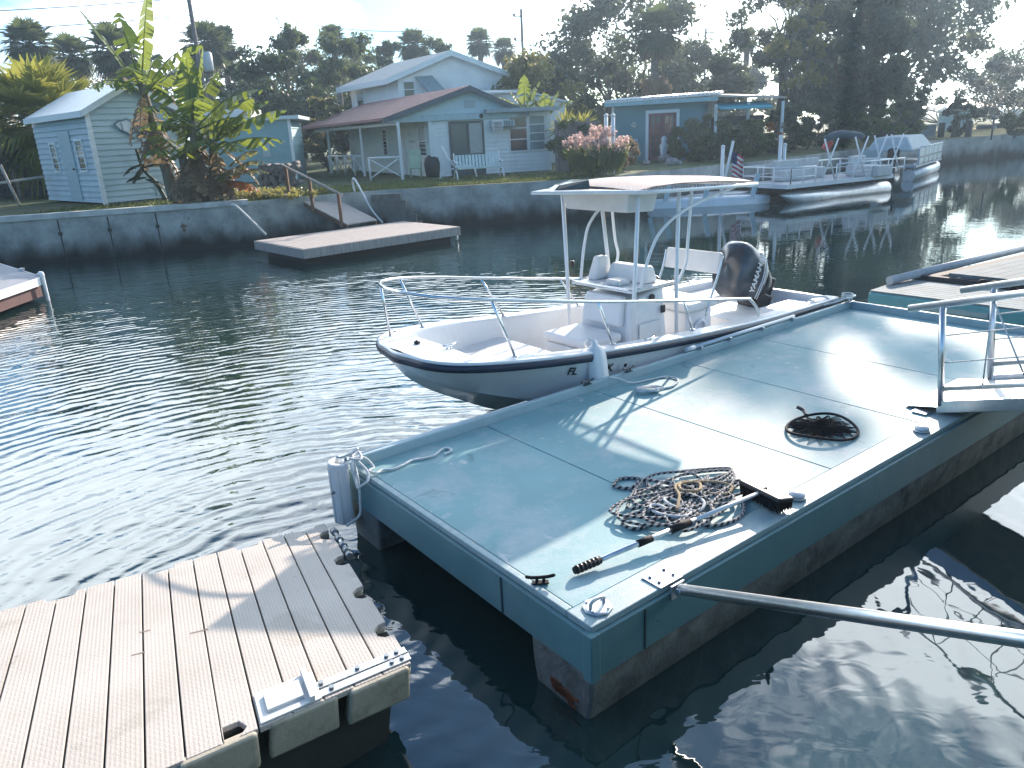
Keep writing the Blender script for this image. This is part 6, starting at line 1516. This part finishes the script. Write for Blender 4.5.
# side terrace roof and awning at the right of the teal cottage
ao = tf.p(TW+.2, 0, .2)+V((to.x, to.y, 0)); ta = house('terrace_canopy', 'terrace canopy with a bright teal awning right of the teal cottage', 'canopy', ao); af = Face((0, 0, 0), (1, -.05, 0), ta)
q = MB(); q.hexa([af.p(-.2, TH+.05, .3), af.p(3.4, TH-.2, .3), af.p(3.4, TH+.15, -6), af.p(-.2, TH+.4, -6)], [af.p(-.2, TH+.13, .3), af.p(3.4, TH-.12, .3), af.p(3.4, TH+.23, -6), af.p(-.2, TH+.48, -6)]); q.build('roof', mat('rusty_white_roof', (.50, .42, .38), .7, var=.12, dirt=(.25, .14, .09), dirt_amt=.7), ta)
q = MB(); q.hexa([af.p(.2, TH-.55, .9), af.p(2.6, TH-.6, .9), af.p(2.6, TH-.3, -.6), af.p(.2, TH-.3, -.6)], [af.p(.2, TH-.48, .9), af.p(2.6, TH-.53, .9), af.p(2.6, TH-.23, -.6), af.p(.2, TH-.23, -.6)]); q.build('awning', mat('teal_awning', (.06, .38, .46), .5), ta)
for u in (.1, 1.6, 3.2): af.slab(u, u+.12, G, TH-.3, .1, .22, 'post', trim)
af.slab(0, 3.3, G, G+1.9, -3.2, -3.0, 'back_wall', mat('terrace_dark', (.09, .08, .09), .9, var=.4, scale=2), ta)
t = thing('terrace_table', 'low table with jumbled pots on the terrace beside the teal cottage', 'table', (ao.x+2.6, ao.y-.3, G)); MB().box((0, 0, .75), (1.5, .7, .06)).build('tabletop', grey_wood, t)
for x in (-.65, .65):
    for y in (-.28, .28): MB().tube([(x, y, 0), (x, y, .72)], .04, 6).build('leg', grey_wood, t)
for k, (x, lb, lf) in enumerate(((-.5, 'left pot of dry leaves on the terrace table', 'tan'), (.1, 'middle pot of red leaves on the terrace table', 'rust'), (.6, 'right pot of grey leaves on the terrace table', 'grey'))):
    t = thing('potted_plant', lb, 'potted plant', (ao.x+2.6+x, ao.y-.3, G+.78)); MB().lathe([(.1, 0), (.17, .28), (.15, .28), (.0, .25)], seg=12).build('pot', mat('terracotta', (.3, .13, .08), .8), t); q = MB(); leaf_quads(q, (0, 0, .55), .36, 60, .09, random.Random(k)); q.build('foliage', LM[lf], t)
# rocks by the door
rnd = random.Random(44)
gr2 = 'rocks along the teal cottage garden edge'
for k in range(9):
    px = 640+rnd.uniform(0, 62); b0 = at(px, 163+rnd.uniform(-5, 2), G); q = MB(); rr2 = rnd.uniform(.16, .34)
    rings = []
    for i in range(6):
        th = PI*i/5; rings.append([V((rr2*math.sin(th)*math.cos(2*PI*j/9), rr2*math.sin(th)*math.sin(2*PI*j/9), rr2*.7*math.cos(th)+rr2*.4))*(1+.25*noise.noise(V((k*3.1+j, i*1.7, k)))) for j in range(9)])
    q.loft(rings, smooth=False); o = q.build('garden_rock', mat('pale_rock', (.30, .28, .28), .9, var=.3, scale=4), None); o.location = (b0.x, b0.y, G)
    tag(o, 'grey rock among those along the garden edge before the red french doors', 'rock', gr2)

# ------------------------------------------------------------------ boats along the far bank
pont_alu = mat('pontoon_aluminium', (.60, .62, .64), .35, .6, var=.1, dirt=(.2, .22, .22), dirt_amt=.5)
def pontoon(mb, a, b, r_, nose=.9):
    d_ = (b-a).normalized(); n = 14; pts = []; rs = []
    for k in range(6): t = k/5; pts.append(a-d_*nose*(1-t)+V((0, 0, .18*(1-t)))); rs.append(r_*max(.05, math.sin(t*PI/2)))
    pts.append(b); rs.append(r_); mb.tube(pts, rs, n)
# open deck pontoon boat
pa = V((11.4, 29.2, 0)); pdv = V((.887, .461, 0)); pnv = V((-.461, .887, 0)); PL = 5.1; PW2 = 2.5
pb1 = thing('pontoon_boat', 'white open pontoon boat with rail frames and folded canopy poles', 'boat', tuple(pa))
for k in (.3, PW2-.3):
    q = MB(); pontoon(q, pnv*k+V((0, 0, .14)), pdv*PL+pnv*k+V((0, 0, .14)), .27); q.build('pontoon', pont_alu, pb1)
q = slabq(-pdv*.9, pdv*(PL+.8), pnv*PW2, .60, .68); q.build('deck', mat('deck_grey', (.42, .44, .46), .6, var=.1), pb1)
slabq(-pdv*.95-pnv*.04, pdv*(PL+.9), pnv*.035, .56, .72).build('deck_trim', white_tube, pb1); slabq(-pdv*.95, pdv*.045, pnv*PW2, .56, .72).build('deck_trim', white_tube, pb1)
slabq(-pdv*.3+pnv*.35, pdv*4.6, pnv*(PW2-.7), .15, .58).build('shadow_box', black, pb1)  # black box standing in for the shade under the deck
def railframe(o, a, n, h, par, nm='rail_frame', base=.68):
    q = MB(); q.tube([o+V((0, 0, base+h)), o+a+V((0, 0, base+h))], .03, 6); q.tube([o+V((0, 0, base+h*.45)), o+a+V((0, 0, base+h*.45))], .02, 6)
    for k in range(n+1): p_ = o+a*(k/n); q.tube([p_+V((0, 0, base)), p_+V((0, 0, base+h))], .028, 6)
    q.build(nm, white_tube, par)
railframe(-pdv*.75, pdv*1.3, 2, .62, pb1); railframe(pdv*1.7, pdv*4.0, 4, .62, pb1); railframe(pnv*(PW2-.05)-pdv*.75, pdv*5.6, 5, .62, pb1); railframe(-pdv*.75, pnv*PW2, 3, .62, pb1)
railframe(pdv*(PL-.15), pnv*PW2, 3, .62, pb1)
seatm = mat('faded_seat', (.50, .52, .53), .6, var=.12)
for o, sx, sy in ((pdv*1.2+pnv*1.75, 1.6, .6), (pdv*4.2+pnv*.5, .9, 1.5), (pdv*2.6+pnv*1.9, .9, .5)):
    q = MB(); rr_m = Matrix.Rotation(math.atan2(pdv.y, pdv.x), 3, 'Z'); q.box(o+V((0, 0, .9)), (sx, sy, .42), rr_m); q.box(o+V((0, 0, 1.25))+pnv*(sy*.4), (sx, .15, .45), rr_m); q.build('bench_seat', seatm, pb1, bevel=.04)
for k in (.9, 2.6, 3.7, 4.7):
    q = MB(); o = pdv*k+V((0, 0, .7)); q.tube([o, o+pdv*.75+V((0, 0, 1.55))], .03, 6); q.tube([o+pdv*.75, o+V((0, 0, 1.55))], .03, 6); q.build('canopy_pole', white_tube, pb1)
q = MB(); q.tube(smooth_path([pdv*2.3+pnv*1.2+V((0, 0, 2.2)), pdv*3.2+pnv*1.2+V((0, 0, 2.35)), pdv*4.6+pnv*1.2+V((0, 0, 2.2))], 5), [.08]+[.15]*9+[.08], 8); q.build('folded_canopy', mat('dark_canopy', (.04, .07, .10), .8), pb1)
q = MB(); q.box(pdv*2.75+pnv*1.4+V((0, 0, 1.95)), (.32, .25, .4), Matrix.Rotation(.5, 3, 'Y')); q.build('red_flag_bundle', red, pb1, bevel=.08)
# second pontoon boat with cover and outboard
qa = V((19.3, 36.2, 0)); qd = V((.62, .78, 0)).normalized(); qn = V((-qd.y, qd.x, 0)); QL = 6.2; QW = 2.5
pb2 = thing('pontoon_boat', 'pontoon boat with pale panelled sides and a black outboard facing the camera', 'boat', tuple(qa))
for k in (.3, QW-.3):
    q = MB(); pontoon(q, qd*QL+qn*k+V((0, 0, .22)), qn*k+V((0, 0, .22)), .28); q.build('pontoon', pont_alu, pb2)
slabq(-qd*.1, qd*(QL+.2), qn*QW, .58, .70).build('deck', MATS['deck_grey'], pb2)
pnl = mat('pale_panel', (.52, .58, .56), .5, var=.06)
for k in range(4): slabq(qd*(.4+1.45*k)-qn*.0, qd*1.40, qn*.06, .74, 1.42).build('side_panel', pnl, pb2)
slabq(qd*.4-qn*.02, qd*5.75, qn*.015, .98, 1.06).build('side_stripe', mat('panel_stripe', (.12, .15, .16), .5), pb2)
slabq(qn*1.5, qd*.06, qn*1.0, .74, 1.42).build('stern_panel', pnl, pb2)
q = MB(); q.hexa([p_+V((0, 0, 1.3)) for p_ in (qd*.4+qn*.3, qd*5.5+qn*.3, qd*5.5+qn*2.4, qd*.4+qn*2.4)], [p_+V((0, 0, 1.95)) for p_ in (qd*.9+qn*.7, qd*4.6+qn*.7, qd*4.6+qn*2.1, qd*.9+qn*2.1)]); q.build('boat_cover', mat('pale_cover', (.46, .52, .53), .8, var=.12, bump=.3), pb2, bevel=.1)
railframe(qd*.4, qd*5.6, 5, .8, pb2)
q = MB(); q.box(V((0, 0, 1.15))-qd*.42+qn*.95, (.36, .5, .7), Matrix.Rotation(math.atan2(qd.y, qd.x), 3, 'Z')); q.build('outboard_cowl', black, pb2, bevel=.12, bseg=3)
q = MB(); q.box(V((0, 0, .45))-qd*.42+qn*.95, (.22, .22, .9)); q.build('outboard_leg', blackpl, pb2, bevel=.04)
q = MB(); q.tube([qd*.1+qn*.1+V((0, 0, -.3)), qd*.1+qn*.1+V((0, 0, .8))], .03, 6); q.build('ladder', white_tube, pb2)
# low white float with the flag
ca_ = V((5.4, 29.4, 0)); cdv = V((.995, -.02, 0)).normalized(); cnv = V((-cdv.y, cdv.x, 0))
sk = thing('jet_ski_float', 'low white drive on float behind the motor boat canopy', 'float', tuple(ca_))
for k in range(2):
    q = MB(); rr = []
    for t, hw, z in ((0, .25, .30), (.3, .5, .34), (1.5, .62, .36), (3.2, .62, .36), (4.3, .5, .34), (4.9, .25, .30)):
        c = cdv*t+cnv*(.7+1.35*k); rr.append([c-cnv*hw+V((0, 0, -.1)), c-cnv*hw+V((0, 0, z-.1)), c-cnv*hw*.6+V((0, 0, z)), c+V((0, 0, z-.06)), c+cnv*hw*.6+V((0, 0, z)), c+cnv*hw+V((0, 0, z-.1)), c+cnv*hw+V((0, 0, -.1))])
    q.loft(rr, closed=False, smooth=True, cap0=True, cap1=True); q.build('hull', white_gel, sk)
for u in (.3, .9, 2.4, 4.2):
    q = MB(); q.box(cdv*u+cnv*.1+V((0, 0, .72)), (.16, .12, .85), Matrix.Rotation(R(12), 3, 'Y')); q.build('guide_post', mat('pale_blue_post', (.50, .62, .68), .5), sk)
flo = ca_+cdv*3.0+cnv*.4
fl_ = thing('flag', 'small striped flag hanging from a leaning white pole beyond the boat canopy', 'flag', tuple(flo)); q = MB(); q.tube([(0, 0, .3), (.38, 0, 2.35)], .05, 8); q.build('pole', white_tube, fl_)
frd = mat('flag_red', (.42, .03, .045), .7); fwh = mat('flag_white', (.68, .66, .66), .7); fbl = mat('flag_blue', (.02, .03, .12), .7)
q = MB()
W_, H_ = .62, 1.15; ns = 13
def flp(u, v_): return V((.33+u*W_*.75+.10*v_-.12*u*v_, -.03+.07*math.sin(u*9+v_*2), 2.0-v_*H_-u*.25))
for i in range(ns):
    for j in range(10):
        q.add([flp(j/10, i/ns), flp((j+1)/10, i/ns), flp((j+1)/10, (i+1)/ns), flp(j/10, (i+1)/ns)], [(3, 2, 1, 0)], 2 if (i < 5 and j < 4) else (0 if i % 2 == 0 else 1))
q.build('cloth', [frd, fwh, fbl], fl_)
tag(fl_)
for px, py0, py1, Y, lb in ((606, 141, 116, 29.6, 'left one of two thin white pipe posts before the pink grass'), (613, 143, 116, 29.4, 'right one of two thin white pipe posts before the pink grass'), (785, 172, 145, 33.8, 'short white mooring pipe standing in the water left of the open pontoon boat'), (723, 176, 147, 31.0, 'white mooring post just right of the leaning flag pole'), (781, 176, 137, 32.6, 'taller white pipe at the bow corner of the open pontoon boat')):
    z1 = atY(px, py1, Y); t = thing('mooring_pipe', lb, 'post', (z1.x, Y, 0), 0, 'white pipes along the far bank'); q = MB(); q.tube([(0, 0, -1), (0, 0, z1.z)], .07, 10); q.build('pipe', white_tube, t); q = MB(); q.lathe([(.085, z1.z-.02), (.085, z1.z+.05), (.0, z1.z+.09)], seg=10); q.build('cap', trim, t)
# ---- far right bank
pil = mat('dark_piling', (.07, .055, .045), .9, var=.3, scale=3)
for px, y1, lb in ((939, 123, 'left one of three dark wooden pilings at the end of the lawn'), (952, 122, 'middle one of three dark wooden pilings at the end of the lawn'), (966, 121, 'right one of three dark wooden pilings at the end of the lawn')):
    p_ = at(px, 150, .6); q_ = atY(px, y1, p_.y); t = thing('piling', lb, 'piling', (p_.x, p_.y, 0), 0, 'wooden pilings at the lawn'); q = MB(); q.tube([(0, 0, -1.5), (0, 0, q_.z)], [.22, .19], 10); q.build('post', pil, t)
ho = atY(938, 128, 66); bsd = house('boat_house', 'pale grey green boat house behind the lawn at the far right', 'boat house', (ho.x, ho.y, 0)); hf = Face((0, 0, 0), (1, -.2, 0), bsd)
zh = lambda py: atY(960, py, 66).z
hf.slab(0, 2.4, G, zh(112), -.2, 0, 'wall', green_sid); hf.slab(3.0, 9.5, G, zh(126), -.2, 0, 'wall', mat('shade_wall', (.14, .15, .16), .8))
q = MB(); q.hexa([hf.p(-.3, zh(112), .4), hf.p(4.6, zh(109), .4), hf.p(4.6, zh(104), -5), hf.p(-.3, zh(106), -5)], [hf.p(-.3, zh(110.5), .4), hf.p(4.6, zh(107.5), .4), hf.p(4.6, zh(102.5), -5), hf.p(-.3, zh(104.5), -5)]); q.build('roof', white_roof, bsd)
q = MB(); q.hexa([hf.p(4.0, zh(126), .5), hf.p(10.5, zh(128), .5), hf.p(9.6, zh(116), -4), hf.p(4.6, zh(112), -4)], [hf.p(4.0, zh(124.5), .5), hf.p(10.5, zh(126.5), .5), hf.p(9.6, zh(114.5), -4), hf.p(4.6, zh(110.5), -4)]); q.build('lean_to_roof', mat('green_roof', (.34, .44, .42), .5, .2, var=.08), bsd)
for u in (4.2, 7.2, 10.2): hf.slab(u, u+.15, G, zh(127), .2, .35, 'post', trim)
wf_ = atY(912, 132, 52); wl_ = house('garden_wall', 'low grey block wall at the left end of the sunny lawn', 'wall', (wf_.x, wf_.y, 0)); Face((0, 0, 0), (1, -.1, 0), wl_).slab(0, 1.5, G, G+.75, -.2, 0, 'blocks', mat('block_grey', (.33, .35, .38), .9, var=.12, scale=4)); Face((0, 0, 0), (1, -.1, 0), wl_).slab(-.04, 1.54, G+.752, G+.82, -.24, .04, 'coping', capc)
lm = at(991, 140, G); t = thing('lawn_lamp', 'thin dark lamp post on the lawn by the seawall', 'lamp post', (lm.x, lm.y, G)); q = MB(); q.tube([(0, 0, 0), (0, 0, 1.05)], .05, 8); q.build('post', dark_door, t); q = MB(); q.lathe([(.16, 1.05), (.16, 1.15), (.05, 1.25)], seg=8); q.build('lamp_head', dark_door, t)
q = MB(); rnd = random.Random(90)
lawn2 = [(26.5, 47.35), (33, 50.95), (60, 53.8), (75, 80), (42, 80), (31, 60)]
q.add([(x, y, G+.012) for x, y in lawn2], [tuple(range(6))]); tag(q.build('dry_lawn', ground_mat('dry_lawn_grass', (.20, .17, .05), (.30, .24, .08), (.38, .29, .13))), kind='structure')
# left yard clutter: white post and rail, dark fence
lp = at(20, 205, G); t = thing('yard_post', 'leaning pale post with a rail at the left edge beside the yucca', 'post', (lp.x, lp.y, G)); q = MB(); q.tube([(0, 0, -.1), (-.35, 0, 1.45)], .05, 7); q.build('post', pale_wood, t); q = MB(); q.tube([(-1.6, .3, .72), (.9, .4, .95)], .05, 7); q.build('rail', pale_wood, t)
bf = house('back_fence', 'dark board fence at the back of the left yard', 'fence', (-24.5, 33.5, 0)); b2f = Face((0, 0, 0), (1, .25, 0), bf); q = MB()
for k in range(34): b2f.slab(.3*k, .29+.3*k, G, G+1.7, 0, .03, mb=q)
q.build('boards', mat('dark_fence', (.05, .042, .04), .9, var=.3), bf); b2f.slab(0, 10.2, G+1.2, G+1.3, .03, .08, 'rail', MATS['dark_fence'])
# ---- utility poles and wires
polem = mat('pole_wood', (.16, .14, .13), .9, var=.25)
def upole(px, ytop, Y, label, arm=1.2, tr=False, ins=0):
    p_ = atY(px, ytop, Y); t = thing('utility_pole', label, 'utility pole', (p_.x, Y, G)); h_ = p_.z-G
    q = MB(); q.tube([(0, 0, -.2), (0, 0, h_)], [.17, .12], 9); q.build('pole', polem, t)
    if arm:
        for z in (h_-.5, h_-2.2)[:2 if arm > 1 else 1]:
            q = MB(); q.box((0, -.1, z), (arm*1.6, .1, .12)); q.build('crossarm', polem, t)
    for k in range(ins):
        q = MB(); z = h_-.6-k*2.0; q.box((-.35, 0, z), (.7, .06, .08)); q.lathe([(.12, z+.04), (.14, z+.2), (.06, z+.3)], c=(-.65, 0, 0), seg=8); q.build('insulator_arm', mat('insulator', (.35, .36, .38), .4), t)
    if tr:
        q = MB(); q.lathe([(.24, -.5), (.28, -.45), (.28, .45), (.2, .55), (0, .56)], c=(.5, 0, h_-3.6), seg=14); q.build('transformer', mat('transformer_grey', (.42, .46, .48), .4), t)
    return V((p_.x, Y, p_.z))
A_ = upole(188, -6, 48, 'utility pole with a grey transformer behind the banana plants', 0, True)
B_ = upole(521, 9, 76, 'bare utility pole with three side insulators above the round yellow tree', 0, False, 3)
C_ = upole(706, 28, 92, 'distant utility pole with crossarms in the bright gap of sky', 1.3)
def wire(a, b, sag, label):
    q = MB(); pts = [a.lerp(b, k/24)+V((0, 0, -sag*4*(k/24)*(1-k/24))) for k in range(25)]; q.tube(pts, .022, 4); tag(q.build('power_line', black), label, 'power line')
wire(A_+V((0, 0, -.2)), V((-70, 40, A_.z+1.5)), 1.2, 'upper power line running left from the transformer pole')
wire(A_+V((0, 0, -1.1)), V((-70, 40, A_.z+.4)), 1.2, 'lower power line running left from the transformer pole')
wire(A_+V((0, 0, -.2)), B_+V((-.6, 0, -.4)), 1.6, 'power line from the transformer pole to the insulator pole')
wire(B_+V((-.6, 0, -.4)), C_+V((-.6, 0, -.4)), 1.0, 'power line from the insulator pole to the distant crossarm pole')

# ------------------------------------------------------------------ air
hz = bpy.data.materials.new('haze_air'); hz.use_nodes = True; hn = hz.node_tree; hn.nodes.clear()
ho_ = N(hn, 'ShaderNodeOutputMaterial'); pv = N(hn, 'ShaderNodeVolumePrincipled'); pv.inputs['Color'].default_value = (.60, .80, 1, 1); pv.inputs['Density'].default_value = .0009; pv.inputs['Anisotropy'].default_value = .5
hn.links.new(pv.outputs[0], ho_.inputs['Volume'])
HB_ = MB(); HB_.bb((-395, -95, -3.2), (395, 395, 34)); hzo = HB_.build('haze', hz); tag(hzo, kind='stuff')
